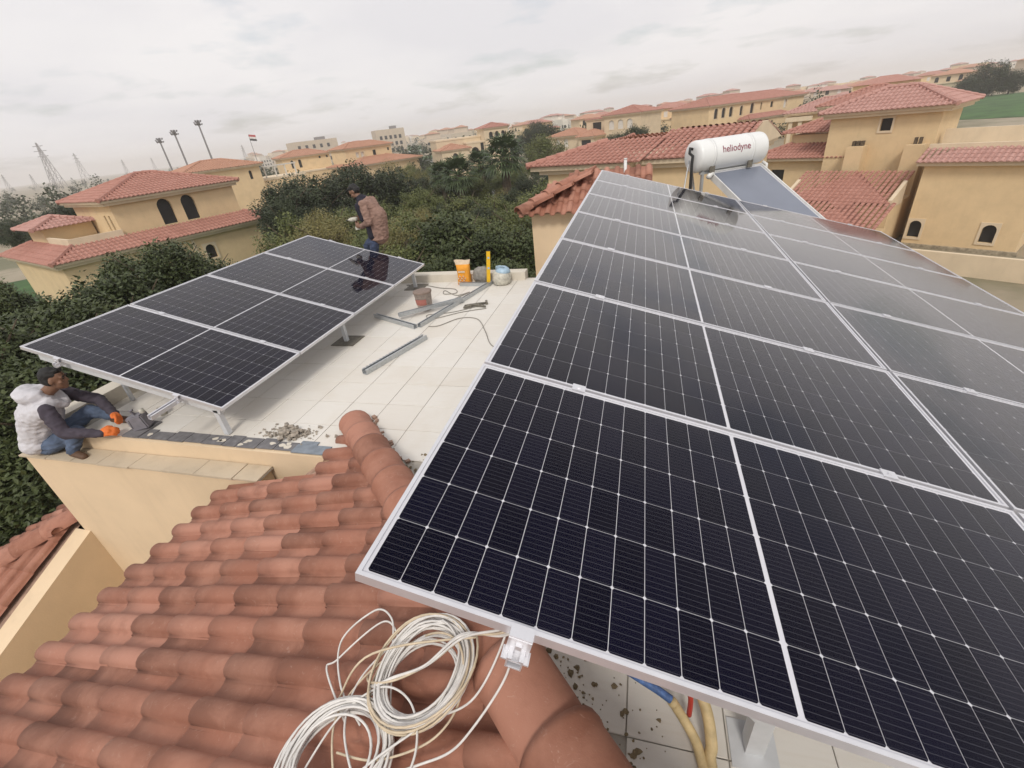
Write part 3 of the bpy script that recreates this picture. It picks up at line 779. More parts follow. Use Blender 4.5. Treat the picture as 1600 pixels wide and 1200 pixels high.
# H1: villa west of the small array
h = house('yellow villa with two tall dark arches between two red roofs, beside the small array', -34, 19.3, 19)
block(h, .5, 14.6, .5, 11.8, GZ, -2.4, M['wall_far'], [('f', 9.15, -4.1, .75, 1.0, True, 2, 'dark'), ('f', 6.7, -4.1, .75, 1.0, True, 2, 'dark'), ('f', 3.2, -4.3, 1.1, 1.5, True, 2, 'dark'), ('r', 4.0, -4.3, 1.0, 1.5, True, 2, 'dark')])
cornice(h, 0, 15.1, 0, 12.3, -2.12)
hip_roof(h, 0, 15.1, 0, 12.3, -2.12, .36, M['roof_red'], .27, .42, .07, depth=1.85, name='lower_roof')
pbox(h, 'roof_deck', M['coping'], (1.7, 13.4, 1.7, 10.6, -2.4, -1.50))
pbox(h, 'balcony_parapet', M['trim'], (1.75, 4.79, 1.78, 1.95, -1.52, -1.05), (1.75, 1.92, 1.951, 6.2, -1.52, -1.05))
block(h, 4.8, 13.2, 2.02, 9.4, -2.0, .45, M['wall_far'], [('f', 8.0, -1.35, .95, 1.72, True, 0, 'dark'), ('f', 9.62, -1.35, .95, 1.72, True, 0, 'dark'), ('l', 3.0, -1.2, .35, 1.0, False, 0, 'dark'), ('l', 3.8, -1.2, .35, 1.0, False, 0, 'dark')], 'upper_wall')
cornice(h, 4.2, 13.7, 1.5, 9.9, .80)
hip_roof(h, 4.2, 13.7, 1.5, 9.9, .80, .30, M['roof_red'], .27, .42, .07, name='upper_roof')
pbox(h, 'porch_wall', M['wall_far'], (1.8, 4.7, 6.6, 10.2, -1.5, -.55)); hip_roof(h, 1.2, 5.0, 6.0, 10.8, -.50, .30, M['roof_pink'], .27, .42, .07, name='porch_roof')
for xx in (3.0, 3.8): pbox(h, 'drain_pipe', M['trim'], (7.6 + xx * .15, 7.68 + xx * .15, .40, .48, -6.5, -2.5))

# H2: long tiled roof behind the large array
h = house('yellow villa with a long low red barrel tile roof behind the white tank', -5.3, 22.9, 113)
block(h, .9, 4.75, .45, 8, GZ, .45, M['wall_far']); block(h, 4.7, 8.6, .9, 8.2, GZ, .45, M['wall_far'])
pbox(h, 'cornice', M['trim'], (.15, 5.1, .1, 8.2, .30, .48), (.5, 4.98, .3, 8.1, .12, .299), (5.11, 8.95, .55, 8.3, .34, .50), (5.0, 8.8, .75, 8.25, .16, .339))
hip_roof(h, 0, 5.6, 0, 8.4, .5, .235, M['roof_red'], .24, .36, .07, depth=2.79, faces='flb', name='roof')
hip_roof(h, 5.3, 9.1, .5, 8.5, .52, .235, M['roof_red'], .24, .36, .07, depth=3.4, faces='fb', name='roof')
gm = MB(); gm.add([(8.96, .6, .5), (8.96, 8.4, .5), (8.96, 5.2, 1.36), (8.96, 3.8, 1.36), (9.05, .6, .5), (9.05, 8.4, .5), (9.05, 5.2, 1.36), (9.05, 3.8, 1.36)], [(3, 2, 1, 0), (4, 5, 6, 7), (0, 4, 7, 3), (1, 2, 6, 5), (2, 3, 7, 6)]); o = gm.build('gable', M['trim'], h); o.location = (0, 0, -GZ)

# H3: large villa on the east side
h = house('large yellow villa with tower, pink roofs and small arched windows on its wall', 16.0, 34.6, 127)
block(h, 0, 5.15, 0, 9, GZ, -2.35, M['wall_far'], [('f', .45, -6.42, .62, 1.0, True, 2, 'dark'), ('f', 3.8, -6.42, .62, 1.0, True, 2, 'dark')])
pbox(h, 'footing', M['gravel'], (-.15, 5.3, -.16, -.002, GZ, -6.78))
pbox(h, 'cornice', M['trim'], (-.32, 6.0, -.35, 1.2, -2.33, -2.14))
hip_roof(h, -.4, 6.1, -.5, 6, -2.12, .36, M['roof_pink'], .27, .42, .07, depth=1.7, faces='f', name='roof')
pbox(h, 'roof_parapet', M['trim'], (-.3, 6.0, 1.0, 1.25, -2.2, -1.32), (-.3, 6.0, 3.6, 3.85, -2.2, -.75))
pbox(h, 'roof_deck', M['coping'], (-.3, 6.0, 1.26, 9.0, -2.2, -1.6))
block(h, -6.6, -.55, 3.0, 7.4, GZ, .28, M['wall_far'], [('f', -3.3, -.62, .62, .72, False, 1, 'dark')], 'tower_wall')
pbox(h, 'buttress', M['wall_far'], (-4.95, -3.95, 2.0, 2.998, GZ, -1.42)); pbox(h, 'buttress', M['wall_far'], (-1.75, -.75, 2.0, 2.998, GZ, -1.42))
for xx in (-4.75, -4.5, -4.25): pbox(h, 'vent_cap', M['bark'], (xx - .08, xx + .08, 2.5, 2.8, -1.419, -1.12))
for xx in (-1.4, -1.15): pbox(h, 'vent_cap', M['bark'], (xx - .07, xx + .07, 2.5, 2.75, -1.419, -1.05))
cornice(h, -7.2, .1, 2.4, 8.0, .62)
hip_roof(h, -7.25, .15, 2.35, 8.05, .62, .40, M['roof_pink'], .27, .42, .07, name='tower_roof')
block(h, -11.6, -6.0, 3.6, 10, GZ, -2.4, M['wall_far'], [('f', -9.9, -4.6, 1.0, 1.6, False, 0, 'dark')], 'wing_wall')
pbox(h, 'cornice', M['trim'], (-11.9, -6.3, 3.1, 10, -2.35, -2.17)); hip_roof(h, -12.0, -4, 3.0, 12, -2.15, .36, M['roof_red'], .27, .42, .07, depth=2.2, faces='fl', name='wing_roof')
block(h, -9.9, -6.3, 5.2, 11, -2.3, -.75, M['wall_far'], [], 'wing_upper_wall')
hip_roof(h, -10.5, -5.0, 4.7, 12, -.6, .36, M['roof_red'], .27, .42, .07, depth=2.0, faces='fl', name='wing_upper_roof')
# lower tiled roofs in front of the tower
lo = pbox(h, 'annex_wall', M['wall_far'], (-7.0, -.7, -1.6, 2.3, GZ, -4.35), (-6.1, -.6, -5.2, -1.7, GZ, -5.65))
hip_roof(h, -7.1, -.7, -1.75, 2.4, -4.2, .38, M['roof_red'], .30, .36, .08, depth=3.4, faces='f', name='annex_roof')
hip_roof(h, -6.2, -.35, -5.4, -1.6, -5.5, .36, M['roof_red'], .30, .36, .08, depth=3.6, faces='f', name='annex_roof')
for xg in (-6.95, -.85):
    mb = MB(); mb.add([(xg, -1.75, -4.5), (xg, .3, -4.5), (xg, .3, -3.2), (xg, -1.75, -4.02), (xg + .2, -1.75, -4.5), (xg + .2, .3, -4.5), (xg + .2, .3, -3.2), (xg + .2, -1.75, -4.02)], [(0, 1, 2, 3), (7, 6, 5, 4), (3, 2, 6, 7), (0, 3, 7, 4)])
    o = mb.build('gable_parapet', M['trim'], h); o.location = (0, 0, -GZ)
pbox(h, 'garden_wall', M['trim'], (-4, 9, -5.0, -4.75, GZ, -5.9))

# ---- houses in the middle distance
def vol(h, x0, x1, y0, y1, zt, wm, rm=None, slope=.3, oh=.5, wins=(), z0=GZ, cap=True):
    """one storey volume with cornice and hip roof, or a flat roof with parapet"""
    block(h, x0, x1, y0, y1, z0, zt, wm, wins)
    if rm:
        cornice(h, x0 - oh, x1 + oh, y0 - oh, y1 + oh, zt + .2)
        hip_roof(h, x0 - oh, x1 + oh, y0 - oh, y1 + oh, zt + .2, slope, rm, .42, .5, .09, caps=cap)
    else: pbox(h, 'parapet', M['trim'], (x0 - .1, x1 + .1, y0 - .1, y1 + .1, zt + .001, zt + .35))
A = lambda u, z, w_=1.0, h_=1.7, ar=True, fr_=0, pane='dark', f='f': (f, u, z, w_, h_, ar, fr_, pane)
h = house('yellow villa with white pergola posts on its roof terrace', -66, 60, 26)
vol(h, 0, 11, 0, 8, .9, M['wall_far'], M['roof_orange'], .28, .6, [A(9.3, -1.0, .5, 1.3)]); vol(h, 11.2, 19, 1, 9, -1.6, M['wall_far'])
for xx in (12.2, 14.0, 15.8, 17.6): pbox(h, 'pergola_post', M['whitepane'], (xx - .09, xx + .09, 1.2, 1.4, -1.3, .4))
pbox(h, 'pergola_beam', M['whitepane'], (12.0, 17.9, 1.15, 1.45, .401, .6))
h = house('small yellow villa with orange roof behind the dark trees', -84, 104, 40)
vol(h, 0, 11.5, 0, 8, .8, M['wall_far'], M['roof_orange'], .28, .6, [A(2.2, -1.5, .7, 1.8), A(4.0, -1.5, .7, 1.8), A(9, .0, .5, .5, False), A(10.8, .0, .5, .5, False)]); vol(h, -5, 13, -3, 0, -2.6, M['wall_far'])
h = house('yellow villa with stacked orange roofs behind a bare yellow tree', -61, 99, 28)
vol(h, 0, 17, 0, 12, -2.3, M['wall_far'], M['roof_orange'], .22, .8, [A(2, -5.4, 1.0, 1.5, False), A(5, -5.6, .8, 2.0, False, 1), A(10.5, -5.2, 1.8, 1.6, False, 1, 'glasspane')])
vol(h, 1, 13.5, 5.5, 12, 1.2, M['wall_far'], M['roof_orange'], .3, .5, [A(4, -.6, .8, 1.0, False, 1, 'whitepane'), A(5.3, -.6, .8, 1.0, False, 1, 'whitepane'), A(8.6, -.9, .9, 1.4, False, 0), A(12.6, .0, .6, .6, False, 0)], -2.3)
h = house('yellow villa with a square tower of three dark arches', -43.5, 106, 55)
vol(h, 0, 6.5, 0, 7, -1.5, M['wall_pale'], M['roof_orange'], .3, .4, [A(3, -3.6, 1.1, 1.6)])
vol(h, .2, 11, 5.2, 12, .5, M['wall_pale'], None); vol(h, 6.6, 11, 2.6, 5.1, -.6, M['wall_pale'], None, 0, 0, [A(8.6, -3.6, 1.8, 2.2), A(10.4, -2.7, .8, 2.0, False)])
vol(h, 11.1, 17, 2.2, 8, 1.9, M['wall_pale'], M['roof_red'], .3, .35, [A(12.7, -.2, .95, 1.5), A(14.2, -.2, .95, 1.5), A(15.7, -.2, .95, 1.5)])
h = house('pale villa with white arched shutters and a gabled porch', -20.5, 114, 118)
vol(h, 0, 8, 0, 8, -1.4, M['wall_pale'], M['roof_orange'], .28, .6, [A(2.2, -3.4, 1.2, 1.7, True, 1, 'whitepane'), A(4.4, -3.4, 1.2, 1.7, True, 1, 'whitepane')])
vol(h, 8.6, 12.5, -1.2, 4, -1.8, M['wall_pale'], M['roof_orange'], .45, .5, [A(10.5, -5, 2.4, 2.8, False)])
vol(h, 6.5, 11.6, 5, 12, 1.1, M['wall_pale'], M['roof_red'], .05, .3, [A(9.2, -1.2, 2.2, 1.9, False)], -2)
vol(h, 12.6, 21, 2.5, 11, 1.5, M['wall_pale'], M['roof_red'], .28, .5, [A(14.3, -.9, 1.3, 1.7, True, 1, 'whitepane'), A(16.4, -.9, 1.3, 1.7, True, 1, 'whitepane'), A(18.5, -.9, 1.3, 1.7, True, 1, 'whitepane')])
h = house('long yellow villa with a row of arched upper windows', 12.8, 117, 45)
vol(h, 0, 33, 0, 10, 1.0, M['wall_far'], M['roof_red'], .28, .6, [A(2.2, -1.3, 1.2, 1.9, True, 2), A(4.6, -1.3, 1.2, 1.9, True, 2), A(7.0, -1.3, 1.2, 1.9, True, 2), A(10.4, -1.3, 1.0, 1.8, True, 2), A(14, -1.2, 1.2, 2, True, 2), A(17.2, -.8, .5, 1.4, False), A(21, -.6, 1.0, 1.2), A(26, -1, 1.2, 1.6, True, 2, 'whitepane')])
vol(h, 10, 24, -2.6, 0, -2.4, M['wall_far'], M['roof_red'], .4, .5, [A(12, -4.6, 1.0, 1.7), A(15, -4.6, 1.0, 1.7), A(18, -4.4, .9, 1.3, False)])
h = house('yellow villa with a columned porch under a pink roof', 20.5, 86, 108)
vol(h, 0, 12, 0, 8, -.9, M['wall_far'], M['roof_pink'], .32, .7, [A(4.5, -4, 1.2, 2.2, False)])
for xx in (.3, 1.5): pbox(h, 'column', M['trim'], (xx, xx + .5, -1.1, -.7, GZ, -1.75))
pbox(h, 'porch_beam', M['trim'], (-.2, 3.2, -1.3, -.01, -1.749, -1.2))
h = house('yellow villa with a broad red hip roof behind the tower', 19.8, 68, 112)
vol(h, 0, 9, 0, 8, .1, M['wall_far'], M['roof_red'], .3, .8, [A(2.2, -1.3, .7, .9, False)])
def mid_proto(kind):
    h = thing('house', '', 'house', (0, 0, GZ)); r = random.Random(kind * 11 + 3); wm = (M['wall_pale'], M['wall_far'], M['city'])[kind % 3]; rm = (M['roof_pink'], M['roof_orange'], M['roof_red'])[(kind + 1) % 3]
    L1, L2 = r.uniform(14, 18), r.uniform(9, 11); zt = r.uniform(-1.6, -.9); z2 = r.uniform(.6, 1.6)
    mb = MB(); mb.box(0, L1, 0, 11, 0, zt - GZ); mb.box(2, 2 + L2, 2.5, 10, zt - GZ, z2 - GZ); mb.box(-.2, L1 + .2, -.2, 11.2, zt - GZ + .001, zt - GZ + .3)
    mb.build('wall', wm, h)
    rb = MB(); oh = .6; x0, x1, y0, y1, z = 2 - oh, 2 + L2 + oh, 2.5 - oh, 10 + oh, z2 - GZ + .001; d = (y1 - y0) / 2 - .01
    rb.add([(x0, y0, z), (x1, y0, z), (x1, y1, z), (x0, y1, z), (x0 + d, y0 + d, z + .3 * d), (x1 - d, y0 + d, z + .3 * d)], [(0, 1, 5, 4), (1, 2, 5), (2, 3, 4, 5), (3, 0, 4), (3, 2, 1, 0)])
    x0, x1, y0, y1, z = L1 - 5.5, L1 + .5, -.5, 3, zt - GZ + .302
    rb.add([(x0, y0, z), (x1, y0, z), (x1, y1, z), (x0, y1, z), (x0 + 1.6, y0 + 1.7, z + .6), (x1 - 1.6, y0 + 1.7, z + .6)], [(0, 1, 5, 4), (1, 2, 5), (2, 3, 4, 5), (3, 0, 4)])
    rb.build('roof', rm, h)
    for i in range(3):
        for (zz_, yy, base) in ((zt - GZ + .6, 2.5, 2.5), (1.2, 0, .8)):
            wb = MB(); u = base + 1.2 + i * (L2 - 2) / 2.6; hh = r.uniform(1.2, 1.7); prism(wb, arch_pts(1.0, hh, i != 1), 'y', u, zz_, yy - .05, yy + .02); wb.build('window', M['dark'] if r.random() < .6 else M['whitepane'], h)
    for i in range(2):
        wb = MB(); prism(wb, arch_pts(1.0, 1.5, True), 'x', 3 + 3.5 * i, 1.2, -.05, .02); wb.build('window', M['dark'], h)
    return h
protos = [mid_proto(k) for k in range(3)]
def copy_tree(o, parent=None):
    c = o.copy(); COL.objects.link(c); c.parent = parent
    for ch in o.children: copy_tree(ch, c)
    return c
mids = [(90, 214, 130, 0, 'flat-roofed pale villa beside the large dark tree above the lawn'), (119, 214, 118, 2, 'pale villa on the far edge of the green lawn, right of the dark tree'), (40, 130, 120, 1, 'hazy yellow villa behind the red hip roof beside the lawn'),
        (-2, 150, 110, 1, 'hazy yellow villa behind the white-shuttered villa'), (8, 165, 120, 2, None), (-22, 175, 60, 0, None), (30, 190, 40, 1, None), (52, 205, 115, 2, None), (72, 235, 110, 0, None), (105, 262, 120, 1, None), (146, 250, 115, 2, None),
        (-45, 205, 50, 1, None), (15, 215, 100, 0, None), (-8, 235, 75, 2, None), (-60, 260, 30, 0, None), (38, 250, 60, 1, None), (64, 262, 105, 2, None), (-30, 280, 95, 1, None), (140, 260, 110, 0, None), (95, 290, 45, 2, None), (10, 290, 120, 0, None), (45, 310, 70, 1, None)]
usedp = set(); gnames = ('hazy beige villa with pink roof in the far settlement', 'hazy yellow villa with orange roof in the far settlement', 'hazy stone-coloured villa with red roof in the far settlement')
for (x_, y_, az, k, lab) in mids:
    if k in usedp: c = copy_tree(protos[k])
    else: c = protos[k]; usedp.add(k)
    c.location = (x_, y_, GZ); c.rotation_euler = (0, 0, R(90 - az)); c['label'] = lab or gnames[k]
    if not lab: c['group'] = 'villas of the far settlement ' + ('one', 'two', 'three')[k]
    elif 'group' in c: del c['group']
# ---- far town on the horizon
far_me = []
for k in range(6):
    r = random.Random(k + 50); mb = MB(); L1 = r.uniform(11, 20); W1 = r.uniform(9, 13); H1 = r.uniform(6, 9.5)
    mb.box(0, L1, 0, W1, 0, H1, 0); x0, y0 = r.uniform(0, 3), r.uniform(0, 3); H2 = H1 + r.uniform(1.5, 3.5); mb.box(x0, x0 + L1 * .55, y0, y0 + W1 * .6, H1, H2, 0)
    z = H2 + .01; a, b_, c, d = x0 - .5, x0 + L1 * .55 + .5, y0 - .5, y0 + W1 * .6 + .5; m_ = (d - c) / 2 * .99
    if k < 4: mb.add([(a, c, z), (b_, c, z), (b_, d, z), (a, d, z), (a + m_, c + m_, z + .28 * m_), (b_ - m_, c + m_, z + .28 * m_)], [(0, 1, 5, 4), (1, 2, 5), (2, 3, 4, 5), (3, 0, 4)], 1)
    for fl_ in range(2):
        for i in range(4):
            u = 1.2 + i * (L1 - 2.4) / 3.6; mb.box(u, u + 1.1, -.06, .0, 1 + 3.1 * fl_, 2.6 + 3.1 * fl_, 2); 
        for i in range(3):
            u = 1.2 + i * (W1 - 2) / 2.6; mb.box(-.06, 0, u, u + 1.1, 1 + 3.1 * fl_, 2.6 + 3.1 * fl_, 2)
    far_me.append(mb.mesh('far_villa', [(M['city'], M['wall_pale'], M['city_w'])[k % 3], (M['roof_pink'], M['roof_orange'])[k % 2], M['glasspane']]))
r = random.Random(21); n = 0; tries = 0
far_lab = ['distant stone-coloured house with pink roof in the hazy town', 'distant cream house with orange roof in the hazy town', 'distant white house with pink roof in the hazy town', 'distant stone-coloured house with orange roof in the hazy town', 'distant cream flat-topped house in the hazy town', 'distant white flat-topped house in the hazy town']
while n < 290 and tries < 6000:
    tries += 1
    azr = r.uniform(-42, 33); dist = 290 + 800 * r.random() ** 1.5
    if azr < -24 and (dist < 430 or r.random() < .35): continue
    if 17 < azr < 31 and dist < 330: continue
    x_, y_ = dist * math.sin(R(azr)), dist * math.cos(R(azr)); k = r.randrange(6)
    o = link('house', far_me[k]); o.location = (x_, y_, GZ); o.rotation_euler = (0, 0, R(r.choice((20, 65, 110, -30)) + r.uniform(-12, 12)))
    s_ = r.uniform(.85, 1.15); o.scale = (s_, s_, s_ * r.uniform(.8, 1.0) * (1 + max(0, dist - 600) / 2600 * (1 if azr > -10 else .2)))
    tag(o, far_lab[k], 'house', 'far town houses of kind ' + ('one', 'two', 'three', 'four', 'five', 'six')[k]); n += 1
# two big blocks on the western skyline
for (x_, y_, s1, s2, hh, az, lab) in ((-200, 262, 26, 20, 13.4, 40, 'grey concrete block standing above the far roofs on the skyline'), (-160, 289, 18, 14, 14.6, 50, 'beige block with rooftop tanks on the skyline behind the orange roofs')):
    h = thing('building', lab, 'building', (x_, y_, GZ), R(90 - az))
    MB().box(0, s1, 0, s2, 0, hh).build('wall', M['city'], h)
    for fl_ in range(3):
        for i in range(5):
            wb = MB().box(2 + i * s1 / 6, 3.6 + i * s1 / 6, -.08, 0, 2 + 3.6 * fl_, 4 + 3.6 * fl_); wb.build('window', M['glasspane'], h)
    MB().box(s1 * .6, s1 * .8, s2 * .3, s2 * .6, hh, hh + 1.6).build('roof_tank', M['steel_far'], h)
# ---- pylons, masts, flag
def pylon(x_, y_, H, lab, az):
    t = thing('pylon', lab, 'pylon', (x_, y_, GZ), R(az), 'power pylons on the western plain'); w0 = H * .11; th_ = H * .0055
    mb = MB(); kz = [0, .25, .45, .6, .72, .82, .9, 1.0]; wz = lambda q: w0 * (1 - q) ** 1.1 + H * .008
    for sx in (-1, 1):
        for sy in (-1, 1):
            for a, b_ in zip(kz, kz[1:]): mb.bar((sx * wz(a), sy * wz(a), a * H), (sx * wz(b_), sy * wz(b_), b_ * H), th_ * 1.6, th_ * 1.6)
    for a, b_ in zip(kz, kz[1:]):
        for sy in (-1, 1):
            mb.bar((-wz(a), sy * wz(a), a * H), (wz(b_), sy * wz(b_), b_ * H), th_, th_); mb.bar((wz(a), sy * wz(a), a * H), (-wz(b_), sy * wz(b_), b_ * H), th_, th_)
            mb.bar((sy * wz(a), -wz(a), a * H), (sy * wz(b_), wz(b_), b_ * H), th_, th_); mb.bar((-wz(b_), sy * wz(b_), b_ * H), (wz(b_), sy * wz(b_), b_ * H), th_, th_)
    mb.build('lattice', M['steel_far'], t)
    for q, ln in ((.72, .11), (.83, .13), (.93, .10)): MB().bar((-ln * H, 0, q * H), (ln * H, 0, q * H), th_ * 2.2, th_ * 2.2).build('cross_arm', M['steel_far'], t)
pylon(-587, 381, 43, 'tallest lattice power pylon on the hazy plain', 30); pylon(-738, 516, 37, 'slim lattice pylon right of the tallest pylon', 10)
for (x_, y_, H) in ((-867, 677, 27), (-790, 455, 22), (-700, 430, 18), (-730, 470, 21), (-900, 760, 26), (-560, 620, 24)): pylon(x_, y_, H, 'small faint lattice pylon far off on the hazy plain', 20)
for (x_, y_, zt) in ((-172.5, 152.1, 10.6), (-161.5, 149.4, 12.2), (-152.1, 151.9, 14.2)):
    t = thing('floodlight_mast', 'tall slender mast with a dark clustered head behind the left villa', 'mast', (x_, y_, GZ), 0, 'masts behind the villa'); H = zt - GZ
    MB().tube([(0, 0, 0), (0, 0, H - .6)], [.38, .24], 8).build('pole', M['steel_far'], t)
    hd_ = MB(); r = random.Random(int(x_))
    for k in range(16):
        a = k * 2.4; rr = .35 + .75 * (k % 4) / 3; X = Matrix.Translation((rr * math.cos(a), rr * math.sin(a), H - .4 + .5 * (k % 3))) @ Matrix.Rotation(a, 4, 'Z') @ Matrix.Rotation(.6, 4, 'Y')
        hd_.box(-.16, .16, -.26, .26, -.3, .3, 0, X)
    hd_.tube([(-1.2, 0, H - .3), (1.2, 0, H - .3)], .07, 5); hd_.tube([(0, -1.2, H - .3), (0, 1.2, H - .3)], .07, 5); hd_.build('lamp_head', M['steel_far'], t)
t = thing('flagpole', 'flagpole with a striped red white and black flag', 'flag', (-171.2, 195.7, GZ)); H = 17.6
MB().tube([(0, 0, 0), (0, 0, H)], [.16, .09], 6).build('pole', M['steel_far'], t)
fb = MB()
for s_, m_ in enumerate((2, 1, 0)):
    for i in range(8):
        q = lambda i_: (.1 + i_ * .42, .25 * math.sin(i_ * .9), -.12 * i_ * .5)
        a, b_ = q(i), q(i + 1); z0_, z1_ = H - 2.4 + .8 * s_, H - 1.6 + .8 * s_
        fb.add([(a[0], a[1], z0_ + a[2]), (b_[0], b_[1], z0_ + b_[2]), (b_[0], b_[1], z1_ + b_[2]), (a[0], a[1], z1_ + a[2])], [(0, 1, 2, 3)], m_)
fb.build('flag', [M['flag_red'], M['flag_white'], M['black']], t)

# ================================================================== trees
def crown_mesh(name, mat, seed, nleaf, leaf, nclump, flat=.8, spread=.34):
    """unit-radius crown built from thousands of leaf faces gathered in clumps"""
    r = random.Random(seed); mb = MB(); cl = []
    while len(cl) < nclump:
        p = Vector((r.uniform(-1, 1), r.uniform(-1, 1), r.uniform(-.9, 1)))
        if p.length > 1: continue
        if p.length < .45 and r.random() < .6: continue
        q = 1 + .22 * noise.noise(p * 1.7 + Vector((seed, 0, 0)))
        cl.append((Vector((p.x * .82, p.y * .82, p.z * .82 * flat)) * q, r.uniform(.6, 1.25) * spread, r.gauss(0, .2)))
    for i in range(nleaf):
        c, cr_, tilt = cl[r.randrange(nclump)]
        d = Vector((r.gauss(0, 1), r.gauss(0, 1), r.gauss(0, .8))).normalized(); p = c + d * cr_ * r.random() ** .45
        ax = (d * .7 + Vector((r.gauss(0, .6), r.gauss(0, .6), r.gauss(-.35, .5)))).normalized()
        sd2 = ax.cross(Vector((r.gauss(0, .4), r.gauss(0, .4), 1))).normalized()
        l = leaf * r.uniform(.6, 1.3); w_ = l * .30; n_ = ax.cross(sd2) * l * .08
        b = len(mb.v); mb.v += [tuple(p - ax * l * .5), tuple(p + sd2 * w_ + n_), tuple(p + ax * l * .5), tuple(p - sd2 * w_ + n_)]
        mb.f.append((b, b + 1, b + 2, b + 3)); mb.mi.append(0)
    return mb.mesh(name, [mat])
crowns = {0: [crown_mesh('crown', M['leaf_dark'], s_, 24000, .066, 95, .85, .25) for s_ in (1, 2, 3)],
          1: [crown_mesh('crown', M['leaf_deep'], s_, 16000, .062, 75, .8, .27) for s_ in (4, 5)],
          2: [crown_mesh('crown', M['leaf_green'], s_, 18000, .058, 80, .85, .27) for s_ in (6, 7)],
          3: [crown_mesh('crown', M['leaf_yellow'], s_, 7000, .05, 60, .9, .32) for s_ in (8, 9)]}
def trunk_mesh(seed):
    r = random.Random(seed); mb = MB(); mb.tube([(0, 0, -1), (.01, .02, -.45), (-.02, .0, 0)], [.07, .05, .035], 7)
    for k in range(9):
        a = k * .7 + r.uniform(0, .5); e_ = Vector((math.cos(a) * r.uniform(.5, .85), math.sin(a) * r.uniform(.5, .85), r.uniform(.0, .75))); s_ = Vector((0, 0, r.uniform(-.45, 0)))
        mb.tube([s_, s_.lerp(e_, .5) + Vector((0, 0, .06)), e_], [.032, .02, .006], 5)
    return mb.mesh('trunk', [M['bark']], True)
trunks = [trunk_mesh(s_) for s_ in (1, 2, 3)]
EXTRA = []
_r = random.Random(15)
for (cx, cy, n_, zt) in ((-14, 33, 7, -3.4), (-19, 44, 7, -3.0), (-10, 40, 6, -3.8), (-22, 52, 6, -2.8), (-14, 52, 6, -3.2), (-7.5, 36, 4, -3.4), (-30, 62, 5, -2.6), (-18, 28, 4, -3.0), (-20, 62, 5, -3.0)):
    for _ in range(n_): EXTRA.append((cx + _r.uniform(-4, 4), cy + _r.uniform(-4.5, 4.5), zt + _r.uniform(-.7, .6), _r.uniform(.9, 1.5), _r.choice((2, 2, 2, 1, 1, 3))))
TREES = [(-12.4, 6.5, -.5, 1.0, 0), (-13.5, 8.6, -.85, 1.1, 0), (-14.6, 11.0, -.15, .9, 0), (-10.5, 4.6, -1.1, 1.0, 0), (-10.8, 6.2, -1.2, .9, 0), (-9.8, 3.6, -1.6, .8, 0), (-9.0, 2.8, -2.1, .6, 0), (-16.4, 13.6, -1.3, .7, 0), (-20.4, 9.2, -1.0, 1.2, 0), (-9.2, 1.3, -2.6, .6, 0), (-12.9, 5.0, -.9, 1.2, 0), (-16.5, 8.5, -1.6, 1.2, 0),
         (-52.0, 33.7, -.6, 1.6, 1), (-50.0, 29.4, -1.2, 1.3, 1), (-56.1, 30.9, -1.4, 1.2, 1), (-49.5, 35.8, -1.2, 1.2, 1), (-63.8, 39.4, -1.4, 1.4, 1), (-61.6, 33.2, -1.2, 1.1, 1),
         (-24.2, 29.0, -.9, 2.0, 1), (-25.4, 33.2, -1.2, 2.4, 1), (-24.5, 38.3, -.9, 2.4, 1), (-23.4, 43.1, -1.6, 2.1, 1), (-22.9, 26.8, -1.3, 1.3, 1),
         (-17.4, 20.6, -1.7, 1.5, 2), (-14.9, 20.1, -1.7, 1.4, 2), (-10.6, 20.4, -2.2, 1.6, 2), (-8.2, 19.3, -2.2, 1.9, 0), (-6.0, 19.4, -2.4, 1.6, 0), (-9.3, 16.5, -2.3, 1.1, 2), (-11.0, 16.7, -1.9, 1.2, 2), (-7.2, 27.5, -3.0, 1.5, 2), (-12.9, 16.9, -1.0, 1.1, 3), (-15.2, 20.6, -1.1, 1.2, 3), (-14.0, 18.2, -1.3, 1.1, 3), (-10.2, 18.2, -1.7, 1.0, 3), (-11.8, 22.5, -1.9, 1.1, 3), (-6.2, 31.5, -2.4, 1.6, 2), (-18.3, 37.8, -2.6, 1.6, 2), (-14.0, 36.4, -3.2, 1.6, 2), (-11.0, 35.2, -3.4, 1.5, 2), (-13.6, 70.7, -1.6, 2.5, 2), (-28.3, 52.9, -1.7, 1.9, 3), (-23.7, 41.8, -3.0, 1.6, 2), (-7.4, 15.9, -2.6, 1.0, 0), (-4.9, 16.3, -2.6, .8, 0), (-5.9, 15.9, -2.6, .7, 0), (-14.7, 30.6, -2.8, .9, 3), (-20.8, 34.2, -2.6, 1.4, 2), (-10.5, 27.0, -3.2, 1.4, 2), (-13.5, 26.0, -3.0, 1.2, 2),
         (98, 192.0, .2, 4.2, 1), (-1.2, 80.0, -1.3, 2.0, 1), (-4.1, 74.9, -1.6, 1.5, 1), (-22.0, 119.3, -.6, 2.7, 1), (-25.6, 118.7, -.8, 2.5, 1), (-30.3, 148.0, .3, 2.9, 1), (92, 190.0, -2.0, 2.6, 1), (103, 190, -1.6, 2.6, 1)] + EXTRA
TLAB = [('dense dark broad-leaved tree growing close beside the terrace', 'dark trees close to the terrace'), ('deep green rounded tree standing among the farther villas', 'deep green trees among the villas'),
        ('bright green leafy tree in the gardens below the terrace', 'bright green garden trees'), ('thin yellowing tree among the green garden trees', 'yellowing garden trees')]
r = random.Random(4)
